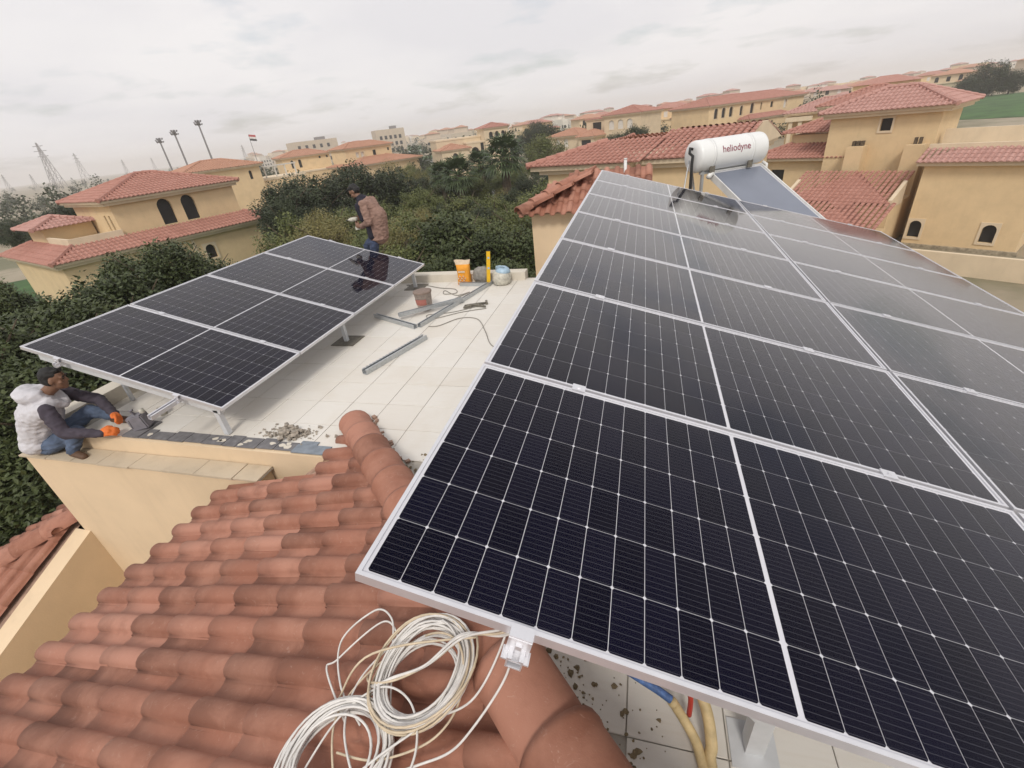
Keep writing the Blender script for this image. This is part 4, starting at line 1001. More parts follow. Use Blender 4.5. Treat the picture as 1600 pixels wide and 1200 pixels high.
for i, (x_, y_, z_, rad, k) in enumerate(TREES):
    Rr = max(1.7, rad * 1.45) if k != 3 else max(1.3, rad * 1.3); top = z_ + rad * .95; cz = top - Rr * .88
    if k == 0: lab, grp = (('dense dark broad-leaved tree close beside the seated person and the small array', 'dark trees beside the small array') if (y_ < 7.5 and x_ < -8) else ('dense dark broad-leaved tree in front of the villa with two tall arches', 'dark trees before the arched villa') if x_ < -9 else ('dark leafy tree below the parapet behind the orange bag', 'dark trees behind the parapet'))
    elif k == 1: lab, grp = (('deep green tree on the plain beyond the villa with two tall arches', 'trees beyond the arched villa') if x_ < -45 else ('deep green tree beside the pale villa above the green lawn', 'trees above the lawn') if x_ > 50 else ('deep green rounded tree behind the stooping person', 'deep trees behind the stooping person') if y_ < 48 and x_ < -21 else ('deep green tree near the villa with white shutters', 'trees by the shuttered villa') if y_ > 65 else ('small deep green tree among the palms', 'deep green trees among the palms'))
    elif k == 2: lab, grp = (('bright green leafy tree just behind the small array and stooping person', 'bright trees behind the small array') if y_ < 24 else ('bright green leafy tree in the gardens around the palms', 'bright trees around the palms'))
    else: lab, grp = (('yellowing bush just behind the small array', 'yellowing bushes behind the small array') if y_ < 25 else ('thin yellowing tree among the palms and garden trees', 'yellowing trees among the palms'))
    t = thing('tree', lab, 'tree', (x_, y_, GZ), r.uniform(0, 6.28), grp)
    c = link('crown', r.choice(crowns[k]), t); c.location = (0, 0, cz - GZ); sx = Rr * r.uniform(.92, 1.12); c.scale = (sx, Rr, Rr * r.uniform(.9, 1.05)); c.rotation_euler = (0, 0, r.uniform(0, 6))
    hgt = cz - GZ; tk = link('trunk', r.choice(trunks), t); tk.location = (0, 0, hgt); tk.scale = (Rr, Rr, max(hgt, .5)); 
# keep limbs inside the crown: the upper half of the trunk mesh is rescaled by its own copy below
for o in list(bpy.data.objects):
    if o.name.startswith('trunk') and o.parent and o.parent.name.startswith('tree'):
        Rr = o.scale.x; H = o.scale.z; o.scale = (Rr, Rr, Rr); o.location.z = H
        st = MB().tube([(0, 0, 0), (0, 0, max(H - Rr * .95, .1))], [Rr * .085, Rr * .07], 7)
        me2 = o.data.copy(); bm = bmesh.new(); bm.from_mesh(me2)
        for v in bm.verts:
            if v.co.z < -.95: v.co.z = -max(H, .3) / Rr
        bm.to_mesh(me2); bm.free(); o.data = me2
# ---- palms
def palm(x_, y_, zt, s_, lab):
    t = thing('palm_tree', lab, 'palm tree', (x_, y_, GZ), rng.uniform(0, 6), 'palms in front of the tower villa'); H = zt - GZ; mb = MB(); pts = []; rad = []
    for k in range(12): pts.append((.1 * math.sin(k * .4), 0, H * k / 11)); rad.append(.26 * s_ * (1.15 if k % 2 else .95))
    mb.tube(pts, rad, 8).build('trunk', M['bark'], t, True)
    fb = MB(); r = random.Random(int(x_ * 10))
    for k in range(44):
        a = k * 2.399; el = 1.25 - 2.0 * (k / 44); Lp = s_ * r.uniform(.7, 1.0); d = Vector((math.cos(a) * math.cos(el), math.sin(a) * math.cos(el), math.sin(el)))
        p0 = Vector((0, 0, H)); p1 = p0 + d * Lp; fb.tube([p0, p1], [.03 * s_, .015 * s_], 4)
        sd2 = d.cross(Vector((0, 0, 1))).normalized(); up2 = sd2.cross(d)
        for q in range(13):       # fan blade segments
            b0 = R(-105 + 17.5 * q); dd = d * math.cos(b0) + sd2 * math.sin(b0); l2 = s_ * .85 * (.75 + .25 * math.cos(b0)) * r.uniform(.85, 1.1); e_ = p1 + dd * l2 - Vector((0, 0, .32 * l2 * r.uniform(.5, 1.3))); mdp = p1 + dd * l2 * .55
            wv = dd.cross(up2).normalized() * .055 * s_
            b = len(fb.v); fb.v += [tuple(p1), tuple(mdp + wv), tuple(e_), tuple(mdp - wv)]; fb.f.append((b, b + 1, b + 2, b + 3)); fb.mi.append(0)
    fb.build('crown', M['leaf_palm'], t)
for (x_, y_, z_, s_) in ((-12.5, 45.3, -.2, 1.5), (-16.4, 43.0, -1.2, 1.25), (-16.2, 49.4, -1.0, 1.2), (-19.3, 46.1, -1.3, 1.0)): palm(x_, y_, z_, s_, {1.5: 'tallest fan palm with ragged fronds in front of the tower villa', 1.0: 'smallest fan palm in front of the tower villa'}.get(s_, 'mid-sized fan palm with ragged fronds in front of the tower villa'))
# ---- far trees as one mass
fm = MB(); r = random.Random(77)
for q in range(1000):
    azr = r.uniform(-62, 33); dist = 125 + 950 * r.random() ** 1.7
    x_, y_ = dist * math.sin(R(azr)), dist * math.cos(R(azr))
    if azr < -45 and r.random() < .5: continue
    if (x_ - 96) ** 2 / 52 ** 2 + (y_ - 172) ** 2 / 68 ** 2 < 1: continue
    if 19 < azr < 32 and dist < 260: continue
    if (x_ + 76) ** 2 / 20 ** 2 + (y_ - 178) ** 2 / 40 ** 2 < 1.3: continue
    R0 = r.uniform(1.5, 3.2); hz = min(r.uniform(.8, 1.5) * R0, 3.9); nl = 260 if dist < 300 else (110 if dist < 550 else 40); ls = .13 if dist < 300 else (.2 if dist < 550 else .32)
    lob = [Vector((r.gauss(0, .4), r.gauss(0, .4), r.gauss(.1, .35))) for _ in range(5)]
    for i in range(nl):
        d = lob[i % 5] + Vector((r.gauss(0, 1), r.gauss(0, 1), r.gauss(0, 1))).normalized() * r.random() ** .4 * .6
        p = Vector((x_ + d.x * R0, y_ + d.y * R0, max(GZ + .1, GZ + hz + d.z * hz * .95))); a = Vector((r.gauss(0, 1), r.gauss(0, 1), r.gauss(0, .6))).normalized(); b2 = a.cross(Vector((r.gauss(0, 1), r.gauss(0, 1), 1))).normalized(); l = R0 * ls * r.uniform(.6, 1.2)
        b = len(fm.v); fm.v += [tuple(p - a * l), tuple(p + b2 * l * .6), tuple(p + a * l), tuple(p - b2 * l * .6)]; fm.f.append((b, b + 1, b + 2, b + 3)); fm.mi.append(0)
o = fm.build('distant_trees', M['leaf_deep']); tag(o, 'hazy mass of small dark trees spread through the far town', 'trees', None, 'stuff')
# undergrowth below the terrace
ug = MB(); r = random.Random(5)
for i in range(26000):
    if r.random() < .5: x_, y_ = r.uniform(-20, -6.8), r.uniform(0, 16)
    else: x_, y_ = r.uniform(-20, -3), r.uniform(9.5, 34)
    if abs(x_ + 8.6) < 3.3: continue
    z_ = GZ + abs(r.gauss(0, .9)); a = Vector((r.gauss(0, 1), r.gauss(0, 1), r.gauss(.3, .6))).normalized(); b2 = a.cross(Vector((r.gauss(0, 1), r.gauss(0, 1), 1))).normalized(); l = r.uniform(.08, .22); p = Vector((x_, y_, z_))
    b = len(ug.v); ug.v += [tuple(p - a * l), tuple(p + b2 * l * .4), tuple(p + a * l), tuple(p - b2 * l * .4)]; ug.f.append((b, b + 1, b + 2, b + 3)); ug.mi.append(0)
o = ug.build('undergrowth', M['leaf_green']); tag(o, 'low leafy undergrowth covering the gardens below the terrace', 'undergrowth', None, 'stuff')

# ================================================================== solar water heater
PH = R(32); o0 = Vector((.88, 9.9, 1.46))
wh = thing('water_heater', 'white cylindrical water heater tank with maroon lettering and tilted collector', 'water heater', (o0.x, o0.y, -.01), PH)
zc = o0.z + .01; TL, TR = 1.46, .275
X = Matrix.Translation((0, 0, zc)) @ Matrix.Rotation(math.pi / 2, 4, 'Y')
tk = MB().lathe([(0, -.035), (TR * .55, -.03), (TR * .85, -.015), (TR * .97, .012), (TR, .05), (TR, TL - .05), (TR * .97, TL - .012), (TR * .8, TL + .02), (0, TL + .035)], 40, 0, X).build('tank', M['tank'], wh, True)
for u in (.28, 1.12):
    X = Matrix.Translation((u, 0, zc)) @ Matrix.Rotation(math.pi / 2, 4, 'Y'); MB().lathe([(TR + .001, -.025), (TR + .006, -.025), (TR + .006, .025), (TR + .001, .025)], 40, 0, X).build('strap', M['tank'], wh, True)
for u in (.28, 1.12):
    mb = MB(); mb.box(u - .05, u + .05, -.22, -.19, zc - TR - .02, zc - .17); mb.build('strap_end', M['toolgrey'], wh)
cu = bpy.data.curves.new('logo', 'FONT'); cu.body = 'heliodyne'; cu.size = .165; cu.extrude = .0; cu.align_x = 'CENTER'; cu.align_y = 'CENTER'; cu.offset = .0012
to = bpy.data.objects.new('tmp_logo', cu); COL.objects.link(to)
dg = bpy.context.evaluated_depsgraph_get(); lme = bpy.data.meshes.new_from_object(to.evaluated_get(dg)); bpy.data.objects.remove(to)
bm = bmesh.new(); bm.from_mesh(lme); bmesh.ops.subdivide_edges(bm, edges=bm.edges[:], cuts=2)
for v in bm.verts:
    a = R(18) + v.co.y / TR; rr = TR + .003; v.co = Vector((TL * .50 + v.co.x * .95, -rr * math.cos(a), zc + rr * math.sin(a)))
bm.to_mesh(lme); bm.free(); lme.materials.clear(); lme.materials.append(M['logo']); link('lettering', lme, tk)
cb = MB(); cw = 1.12; cl_ = 2.0; ct = Vector((.34, -.12, zc - .30)); slope_c = math.atan2(.48, .95)
X = Matrix.Translation(ct) @ Matrix.Rotation(slope_c, 4, 'X')
cb.box(0, cw, -cl_, 0, -.09, 0, 0, X); col_ = cb.build('collector', M['alu'], wh)
MB().box(.04, cw - .04, -cl_ + .04, -.04, .0, .006, 0, X).build('absorber', M['absorber'], col_)
mb = MB(); mb.box(-.02, .0, -cl_, 0, -.095, .025, 0, X); mb.box(cw, cw + .02, -cl_, 0, -.095, .025, 0, X); mb.box(-.02, cw + .02, 0, .02, -.095, .025, 0, X); mb.build('collector_rim', M['pvc'], col_)
for (u, v) in ((.16, -.1), (.16, .22), (1.26, -.1), (1.26, .22)): MB().bar((u, v, 0), (u, v, zc - TR * .8), .045, .045, 0, Vector((0, 1, 0))).build('stand_leg', M['galv'], wh)
MB().bar((.1, -.1, zc - TR - .01), (1.32, -.1, zc - TR - .01), .05, .04).build('stand_beam', M['galv'], wh)
MB().bar((.16, -.1, .3), (.16, .22, zc - TR), .03, .03).build('stand_brace', M['galv'], wh)
MB().tube([(-.05, -.03, zc + .14), (-.10, -.03, zc + .16), (-.12, -.05, zc + .08), (-.07, -.08, zc + .03), (-.09, -.10, zc - .1), (-.08, -.10, zc - .65), (.0, -.1, zc - .95)], .026, 8).build('black_pipe', M['black'], wh, True)
MB().tube([(-.04, .05, zc - .05), (-.08, .03, zc - .2), (-.2, -.08, zc - .5), (-.24, -.1, zc - .62)], .012, 6).build('thin_pipe', M['galv'], wh, True)
MB().tube([(-.24, -.1, zc - .50), (-.23, -.1, zc - .72)], .028, 8).build('pipe_grip', M['black'], wh, True)
MB().tube([(.33, -.18, zc - .30), (.25, -.2, zc - .32), (.2, -.22, zc - .36)], .045, 8).build('valve', M['pvc'], wh, True)
MB().tube([(1.5, -.1, zc - .25), (1.56, -.16, zc - .3), (1.52, -.2, zc - .38)], .03, 8).build('valve', M['pvc'], wh, True)
vt = MB().tube([(-.34, 9.95, .9), (-.34, 9.95, 1.53)], .030, 12); vt.tube([(-.34, 9.95, 1.53), (-.34, 9.95, 1.55)], .034, 12); o = vt.build('vent_pipe', M['pvc'], None, True); tag(o, 'upright white plastic vent pipe beyond the top of the large array', 'pipe')

# ================================================================== people
FOLD = {'vest': .011, 'jacket': .014, 'jeans': .013, 'sleeve': .010, 'hair': .006}
def prim_mesh(prims, vox, smooth, mat, name, parent, bulge=0):
    mb = MB()
    for p in prims:
        if p[0] == 'c':
            a, b_, ra, rb = Vector(p[1]), Vector(p[2]), p[3] + bulge, p[4] + bulge; d = (b_ - a).normalized(); pts = []; rad = []
            for k in range(5):
                t = math.pi / 2 * (1 - k / 4) ; pts.append(a - d * ra * math.sin(t)); rad.append(max(ra * math.cos(t), ra * .03))
            for k in range(1, 4): pts.append(a.lerp(b_, k / 4)); rad.append(ra + (rb - ra) * k / 4)
            for k in range(5):
                t = math.pi / 2 * (k / 4); pts.append(b_ + d * rb * math.sin(t)); rad.append(max(rb * math.cos(t), rb * .03))
            mb.tube(pts, rad, 14)
        else:
            c, rr = Vector(p[1]), [q + bulge for q in p[2]]; E_ = p[3] if len(p) > 3 else Matrix.Identity(3)
            X = Matrix.Translation(c) @ E_.to_4x4() @ Matrix.Diagonal((*rr, 1)); prof = [(max(math.cos(t), .001), math.sin(t)) for t in [math.pi * (k / 10 - .5) for k in range(11)]]
            mb.lathe(prof, 18, 0, X)
    me = mb.mesh(name, [mat]); bm = bmesh.new(); bm.from_mesh(me); bmesh.ops.holes_fill(bm, edges=[e_ for e_ in bm.edges if e_.is_boundary]); bmesh.ops.recalc_face_normals(bm, faces=bm.faces[:]); bm.to_mesh(me); bm.free()
    me = remesh(me, vox, smooth)
    if name in FOLD:
        am = FOLD[name]; nr = [v.normal.copy() for v in me.vertices]
        for v, n_ in zip(me.vertices, nr):
            q = Vector((v.co.x * 11, v.co.y * 11, v.co.z * 19)); k_ = 1 - abs(noise.noise(q) * 2.2); v.co += n_ * am * (k_ * .8 - .5 + .5 * noise.noise(q * 2.3))
    me.name = name; me.materials.clear(); me.materials.append(mat)
    o = link(name, me, parent); o.matrix_world = Matrix.Identity(4) if parent is None else o.matrix_world
    return o
def basis(fwd, up):
    f = Vector(fwd).normalized(); u = Vector(up); u = (u - f * u.dot(f)).normalized(); l = u.cross(f)      # x=fwd, y=left, z=up
    return Matrix(((f.x, l.x, u.x), (f.y, l.y, u.y), (f.z, l.z, u.z)))
def head_prims(c, B, s=1.0):
    q = lambda x_, y_, z_: tuple(Vector(c) + B @ Vector((x_ * s, y_ * s, z_ * s)))
    e = lambda x_, y_, z_, rx, ry, rz: ('e', q(x_, y_, z_), (rx * s, ry * s, rz * s), B)
    return [e(-.008, 0, .025, .094, .074, .092), e(.028, 0, -.045, .062, .058, .070), e(.052, 0, -.088, .036, .034, .026), e(.088, 0, -.012, .016, .013, .026), e(.100, 0, -.024, .013, .016, .012),
            e(.078, 0, -.062, .014, .026, .010), e(.076, .030, .020, .016, .024, .010), e(.076, -.030, .020, .016, .024, .010), e(-.005, .076, -.008, .020, .009, .030), e(-.005, -.076, -.008, .020, .009, .030),
            e(.055, .045, -.028, .022, .02, .02), e(.055, -.045, -.028, .022, .02, .02)]
def hair_prims(c, B, s=1.0, back=True):
    q = lambda x_, y_, z_: tuple(Vector(c) + B @ Vector((x_ * s, y_ * s, z_ * s)))
    e = lambda x_, y_, z_, rx, ry, rz: ('e', q(x_, y_, z_), (rx * s, ry * s, rz * s), B)
    return [e(-.022, 0, .052, .092, .080, .078), e(-.052, 0, .012, .062, .074, .078), e(.045, 0, .092, .045, .055, .026), e(-.03, .058, .0, .03, .022, .045), e(-.03, -.058, .0, .03, .022, .045)]
def hand_prims(w_, d, pn, side, grip=.6):
    """w_ wrist, d direction of the fingers, pn palm normal, side = direction towards the thumb"""
    w_, d, pn, sd2 = Vector(w_), Vector(d).normalized(), Vector(pn).normalized(), Vector(side).normalized(); P_ = []
    P_.append(('c', tuple(w_), tuple(w_ + d * .075), .026, .028)); P_.append(('c', tuple(w_ + sd2 * .022 + d * .03), tuple(w_ + sd2 * .028 + d * .08), .018, .016)); P_.append(('c', tuple(w_ - sd2 * .022 + d * .03), tuple(w_ - sd2 * .028 + d * .075), .018, .016))
    for k, ln in enumerate((.072, .080, .075, .058)):
        b0 = w_ + d * .085 + sd2 * (.033 - .022 * k); m1 = b0 + (d * math.cos(grip) + pn * math.sin(grip)) * ln * .55; m2 = m1 + (d * math.cos(grip * 2.2) + pn * math.sin(grip * 2.2)) * ln * .5
        P_ += [('c', tuple(b0), tuple(m1), .0105, .0095), ('c', tuple(m1), tuple(m2), .0095, .008)]
    t0 = w_ + d * .03 + sd2 * .03; t1 = t0 + (d * .7 + sd2 * .6 + pn * .3).normalized() * .045; t2 = t1 + (d * .8 + pn * .6).normalized() * .032
    P_ += [('c', tuple(t0), tuple(t1), .0135, .0115), ('c', tuple(t1), tuple(t2), .0115, .009)]
    return P_
def eyes(c, B, s, parent):
    mb = MB()
    for y_ in (.030, -.030):
        X = Matrix.Translation(Vector(c) + B @ Vector((.084 * s, y_ * s, .006 * s))) @ B.to_4x4() @ Matrix.Diagonal((.008, .014, .006, 1)); mb.lathe([(max(math.cos(t), .01), math.sin(t)) for t in [math.pi * (k / 6 - .5) for k in range(7)]], 10, 0, X)
    mb.build('eyes', M['hair'], parent, True)
    mb = MB()
    for y_ in (.030, -.030):
        a = Vector(c) + B @ Vector((.088 * s, (y_ - .02) * s, .027 * s)); b_ = Vector(c) + B @ Vector((.088 * s, (y_ + .02) * s, .027 * s)); mb.bar(a, b_, .012, .008)
    mb.build('eyebrows', M['hair'], parent)
def spline0(pts, n=6):
    pts = [Vector(p) for p in pts]; out_ = []
    for i in range(len(pts) - 1):
        p0, q1, q2, p3 = pts[max(i - 1, 0)], pts[i], pts[i + 1], pts[min(i + 2, len(pts) - 1)]
        for k in range(n):
            t = k / n; out_.append(.5 * ((2 * q1) + (-p0 + q2) * t + (2 * p0 - 5 * q1 + 4 * q2 - p3) * t * t + (-p0 + 3 * q1 - 3 * q2 + p3) * t ** 3))
    return out_ + [pts[-1]]
# ---- man seated on the ledge
p1 = thing('person', 'person in white sleeveless hooded vest and orange gloves seated on the ledge', 'person', (-5.95, 2.46, -.164))
hc = (-5.60, 2.66, .635); HB = basis((.76, .56, -.12), (.16, .10, .97))
pel = Vector((-6.05, 2.49, -.06)); nk = Vector((-5.755, 2.595, .49)); chest = Vector((-5.86, 2.545, .30))
shR, shL = Vector((-5.62, 2.455, .385)), Vector((-5.88, 2.76, .42)); elR, elL = Vector((-5.47, 2.40, .16)), Vector((-5.62, 2.90, .24)); wrR, wrL = Vector((-5.20, 2.52, .095)), Vector((-5.30, 2.78, .15))
hpR, hpL = Vector((-5.98, 2.45, -.07)), Vector((-5.98, 2.57, -.03)); knR, knL = Vector((-5.57, 2.54, .06)), Vector((-5.68, 2.80, .15)); anR, anL = Vector((-5.62, 2.44, -.115)), Vector((-5.40, 2.82, .075))
gl1 = hand_prims(wrR, (.85, .5, .0), (-.3, .5, -.8), (-.2, .5, .6), .5); gl2 = hand_prims(wrL, (.9, -.3, -.1), (0, -.6, -.7), (.1, -.5, .6), .55)
foot = [('c', tuple(anR + Vector((-.02, 0, -.015))), tuple(anR + Vector((.15, -.02, -.035))), .036, .028), ('c', tuple(anL + Vector((-.02, 0, -.02))), tuple(anL + Vector((.17, .02, -.04))), .038, .030)]
prim_mesh(head_prims(hc, HB) + [('c', tuple(nk), tuple(Vector(hc) + Vector((-.05, .0, -.07))), .058, .056), ('c', tuple(pel), tuple(chest), .10, .12), ('c', tuple(chest), tuple(nk), .12, .06),
           ('c', tuple(shR), tuple(elR), .04, .035), ('c', tuple(elR), tuple(wrR), .034, .026), ('c', tuple(shL), tuple(elL), .04, .035), ('c', tuple(elL), tuple(wrL), .034, .026), ('c', tuple(chest), tuple(shR), .07, .04), ('c', tuple(chest), tuple(shL), .07, .04),
           ('c', tuple(hpR), tuple(knR), .07, .05), ('c', tuple(knR), tuple(anR), .045, .035), ('c', tuple(hpL), tuple(knL), .07, .05), ('c', tuple(knL), tuple(anL), .045, .035), ('c', tuple(pel), tuple(hpR), .09, .07), ('c', tuple(pel), tuple(hpL), .09, .07)] + gl1 + gl2 + foot, .0085, 3, M['skin'], 'body', p1)
prim_mesh(hair_prims(hc, HB), .010, 3, M['hair'], 'hair', p1); eyes(hc, HB, 1, p1)
F1 = Vector((.78, .62, 0)); R1 = Vector((.62, -.78, 0)); UP = Vector((0, 0, 1))
o1 = lambda p, f=0, r_=0, u=0: tuple(Vector(p) + F1 * f + R1 * r_ + UP * u)
prim_mesh([('c', o1(pel, -.02, 0, .08), o1(chest, -.03, 0, 0), .168, .185), ('c', o1(chest, -.03), o1(nk, -.07, 0, -.07), .185, .14), ('c', o1(chest, .0, .08, .03), o1(shR, -.03, -.03, -.01), .15, .092), ('c', o1(chest, 0, -.08, .03), o1(shL, -.03, .03, -.01), .15, .092),
           ('e', o1(nk, -.115, 0, .035), (.125, .165, .085), basis((.66, .52, -.55), (.4, .32, .8))), ('e', o1(nk, -.06, .06, .02), (.10, .09, .07)), ('e', o1(nk, -.06, -.06, .02), (.10, .09, .07)), ('e', o1(pel, -.02, 0, .03), (.185, .20, .12)), ('c', o1(nk, .03, .10, -.05), o1(nk, .10, .03, -.14), .05, .04), ('c', o1(nk, .03, -.10, -.05), o1(nk, .10, -.03, -.14), .05, .04)], .014, 3, M['fleece'], 'vest', p1)
MB().tube(spline0([o1(nk, .02, .135, -.045), o1(nk, -.10, .165, -.075), o1(nk, -.20, .12, -.10), o1(nk, -.235, .0, -.10), o1(nk, -.20, -.12, -.09)]), .010, 6).build('hood_seam', M['fleece'], p1, True)
prim_mesh([('c', tuple(shR + Vector((0, 0, -.0))), tuple(elR), .072, .062), ('c', tuple(elR), tuple(wrR + Vector((.02, 0, 0))), .060, .043)], .011, 3, M['sleeve'], 'sleeve', p1)
prim_mesh([('c', tuple(shL), tuple(elL), .072, .06), ('c', tuple(elL), tuple(wrL), .058, .042)], .011, 3, M['sleeve'], 'sleeve', p1)
prim_mesh([('c', tuple(hpR), tuple(knR), .105, .078), ('c', tuple(knR), tuple(anR + Vector((0, 0, .02))), .074, .056), ('c', tuple(hpL), tuple(knL), .10, .075), ('c', tuple(knL), tuple(anL + Vector((0, 0, .03))), .070, .058), ('c', tuple(pel), tuple(hpR), .12, .10), ('c', tuple(pel), tuple(hpL), .12, .10)], .013, 3, M['jeans'], 'jeans', p1)
prim_mesh(gl1, .007, 2, M['glove'], 'glove', p1, .004); prim_mesh(gl2, .007, 2, M['glove'], 'glove', p1, .004)
prim_mesh(foot[:1], .008, 2, M['shoe'], 'shoe', p1, .006); prim_mesh(foot[1:], .008, 2, M['shoe'], 'shoe', p1, .006)
# ---- man standing behind the small array
p2 = thing('person', 'person in rose-brown jacket with navy shoulder panels, stooping behind the small array', 'person', (-4.75, 7.56, .135))
Y2 = 7.56
v2 = lambda x_, y_, z_: Vector((x_ * .945, Y2 + y_ * .95, 2.35 - (2.35 - z_) * .945))
hc = tuple(v2(-5.12, 0, 1.575)); HB = basis((-.80, -.18, -.55), (-.50, 0, .85)); nk = v2(-5.0, 0, 1.44); chest = v2(-4.86, 0, 1.20); pel = v2(-4.84, 0, .86)
shR, shL = v2(-4.93, .19, 1.38), v2(-4.89, -.19, 1.37); elR, elL = v2(-4.96, .25, 1.08), v2(-4.83, -.25, 1.07); wrR, wrL = v2(-5.18, .12, 1.08), v2(-5.10, -.13, .985)
hpR, hpL = v2(-4.86, .09, .82), v2(-4.86, -.09, .82); knR, knL = v2(-5.22, .11, .56), v2(-4.98, -.09, .46); anR, anL = v2(-5.20, .12, .12), v2(-4.86, -.09, .09)
hn1 = hand_prims(wrR, (-1, -.25, .05), (0, -.7, .4), (0, -.4, .8), .6); hn2 = hand_prims(wrL, (-1, .25, .2), (0, .7, .4), (0, .4, .8), .6)
foot = [('c', tuple(anR + Vector((.03, 0, -.06))), tuple(anR + Vector((-.16, 0, -.075))), .042, .034), ('c', tuple(anL + Vector((.03, 0, -.03))), tuple(anL + Vector((-.16, 0, -.045))), .042, .034)]
limbs = [('c', tuple(shR), tuple(elR), .04, .035), ('c', tuple(elR), tuple(wrR), .034, .026), ('c', tuple(shL), tuple(elL), .04, .035), ('c', tuple(elL), tuple(wrL), .034, .026), ('c', tuple(chest), tuple(shR), .07, .04), ('c', tuple(chest), tuple(shL), .07, .04),
         ('c', tuple(hpR), tuple(knR), .07, .05), ('c', tuple(knR), tuple(anR), .045, .035), ('c', tuple(hpL), tuple(knL), .07, .05), ('c', tuple(knL), tuple(anL), .045, .035), ('c', tuple(pel), tuple(hpR), .09, .07), ('c', tuple(pel), tuple(hpL), .09, .07)]
prim_mesh(head_prims(hc, HB) + [('c', tuple(nk), tuple(Vector(hc) + Vector((.03, 0, -.06))), .056, .054), ('c', tuple(pel), tuple(chest), .10, .12), ('c', tuple(chest), tuple(nk), .12, .06)] + limbs + hn1 + hn2 + foot, .0085, 3, M['skin'], 'body', p2)
prim_mesh(hair_prims(hc, HB), .010, 3, M['hair'], 'hair', p2); eyes(hc, HB, 1, p2)
prim_mesh([('e', tuple(Vector(hc) + HB @ Vector((.045, 0, -.085))), (.042, .055, .035), HB)], .008, 2, M['hair'], 'beard', p2)
bk = Vector((.04, 0, 0))
prim_mesh([('c', tuple(v2(-4.84, 0, .80)), tuple(v2(-4.80, 0, 1.12)), .185, .19), ('c', tuple(v2(-4.80, 0, 1.12)), tuple(v2(-4.92, 0, 1.37)), .185, .115), ('c', tuple(chest + Vector((0, .05, .08))), tuple(shR), .13, .082), ('c', tuple(chest + Vector((0, -.05, .08))), tuple(shL), .13, .082), ('e', tuple(v2(-4.84, 0, .73)), (.175, .20, .05)),
           ('c', tuple(shR), tuple(elR), .075, .066), ('c', tuple(elR), tuple(wrR + Vector((.03, 0, 0))), .062, .048), ('c', tuple(shL), tuple(elL), .078, .068), ('c', tuple(elL), tuple(wrL + Vector((.03, 0, 0))), .064, .048)], .013, 3, M['jacket'], 'jacket', p2)
prim_mesh([('c', tuple(v2(-5.02, 0, 1.43)), tuple(v2(-4.96, 0, 1.40)), .095, .105), ('c', tuple(v2(-4.99, -.10, 1.41)), tuple(v2(-5.00, -.185, 1.30)), .062, .055), ('c', tuple(v2(-5.00, -.185, 1.34)), tuple(v2(-4.955, -.215, 1.12)), .066, .055)], .010, 3, M['navy'], 'navy_yoke', p2)
prim_mesh([('c', tuple(v2(-4.90, -.165, .98)), tuple(v2(-4.89, -.175, .80)), .056, .060)], .010, 2, M['navy'], 'navy_pocket', p2)
prim_mesh([('c', tuple(hpR), tuple(knR), .10, .075), ('c', tuple(knR), tuple(anR), .070, .058), ('c', tuple(hpL), tuple(knL), .10, .078), ('c', tuple(knL), tuple(anL), .072, .06), ('c', tuple(pel), tuple(hpR), .12, .10), ('c', tuple(pel), tuple(hpL), .12, .10)], .013, 3, M['jeans_dk'], 'jeans', p2)
prim_mesh(foot[:1], .009, 2, M['shoe'], 'shoe', p2, .006); prim_mesh(foot[1:], .009, 2, M['shoe'], 'shoe', p2, .006)
dr = thing('cordless_drill', 'small pale grey cordless drill held by the stooping person', 'drill', tuple(v2(-5.27, -.02, 1.06)))
MB().tube([(.06, 0, .04), (-.06, 0, .035), (-.12, 0, .03)], [.038, .036, .018], 10).build('drill_body', M['jug'], dr, True); MB().tube([(.02, 0, .02), (.04, 0, -.09)], [.024, .026], 8).build('handle', M['black'], dr, True); MB().box(-.0, .085, -.035, .035, -.14, -.085).build('battery', M['jug'], dr)
MB().tube([(-.12, 0, .03), (-.17, 0, .027)], [.012, .006], 8).build('chuck', M['black'], dr, True)
for p_ in (p1, p2):
    for c in p_.children: c.matrix_basis = Matrix.Translation(-p_.location)

# ================================================================== things lying on the terrace
# slotted channel
a, b_ = Vector((-3.06, 4.03, .032)), Vector((-2.72, 5.02, .032))
sc = MB(); sc.channel(a, b_, .075, .062, .003); r = random.Random(2); dv = (b_ - a).normalized(); sv = Vector((-dv.y, dv.x, 0))
for k in range(20):
    p = a.lerp(b_, (k + .5) / 20) + sv * .030 + Vector((0, 0, .034)); sc.bar(p - dv * .014, p + dv * .014, .016, .006)
o = sc.build('slotted_channel', M['galv']); tag(o, 'short slotted galvanised channel lying alone on the cream tiles', 'metal channel')
for (a, b_, lab) in (((-3.90, 5.80, .03), (-3.02, 5.36, .03), 'galvanised channel running from under the small array, meeting another at a corner'), ((-2.98, 5.40, .03), (-2.45, 7.32, .03), 'long galvanised channel reaching from the corner to the yellow level'), ((-3.42, 5.66, .085), (-2.66, 6.34, .075), 'galvanised channel laid slanting across two others'), ((-3.02, 7.22, .03), (-2.50, 7.18, .03), 'short galvanised channel in front of the orange bag')):
    o = MB().channel(Vector(a), Vector(b_), .06, .055, .003).build('metal_channel', M['galv']); tag(o, lab, 'metal channel')
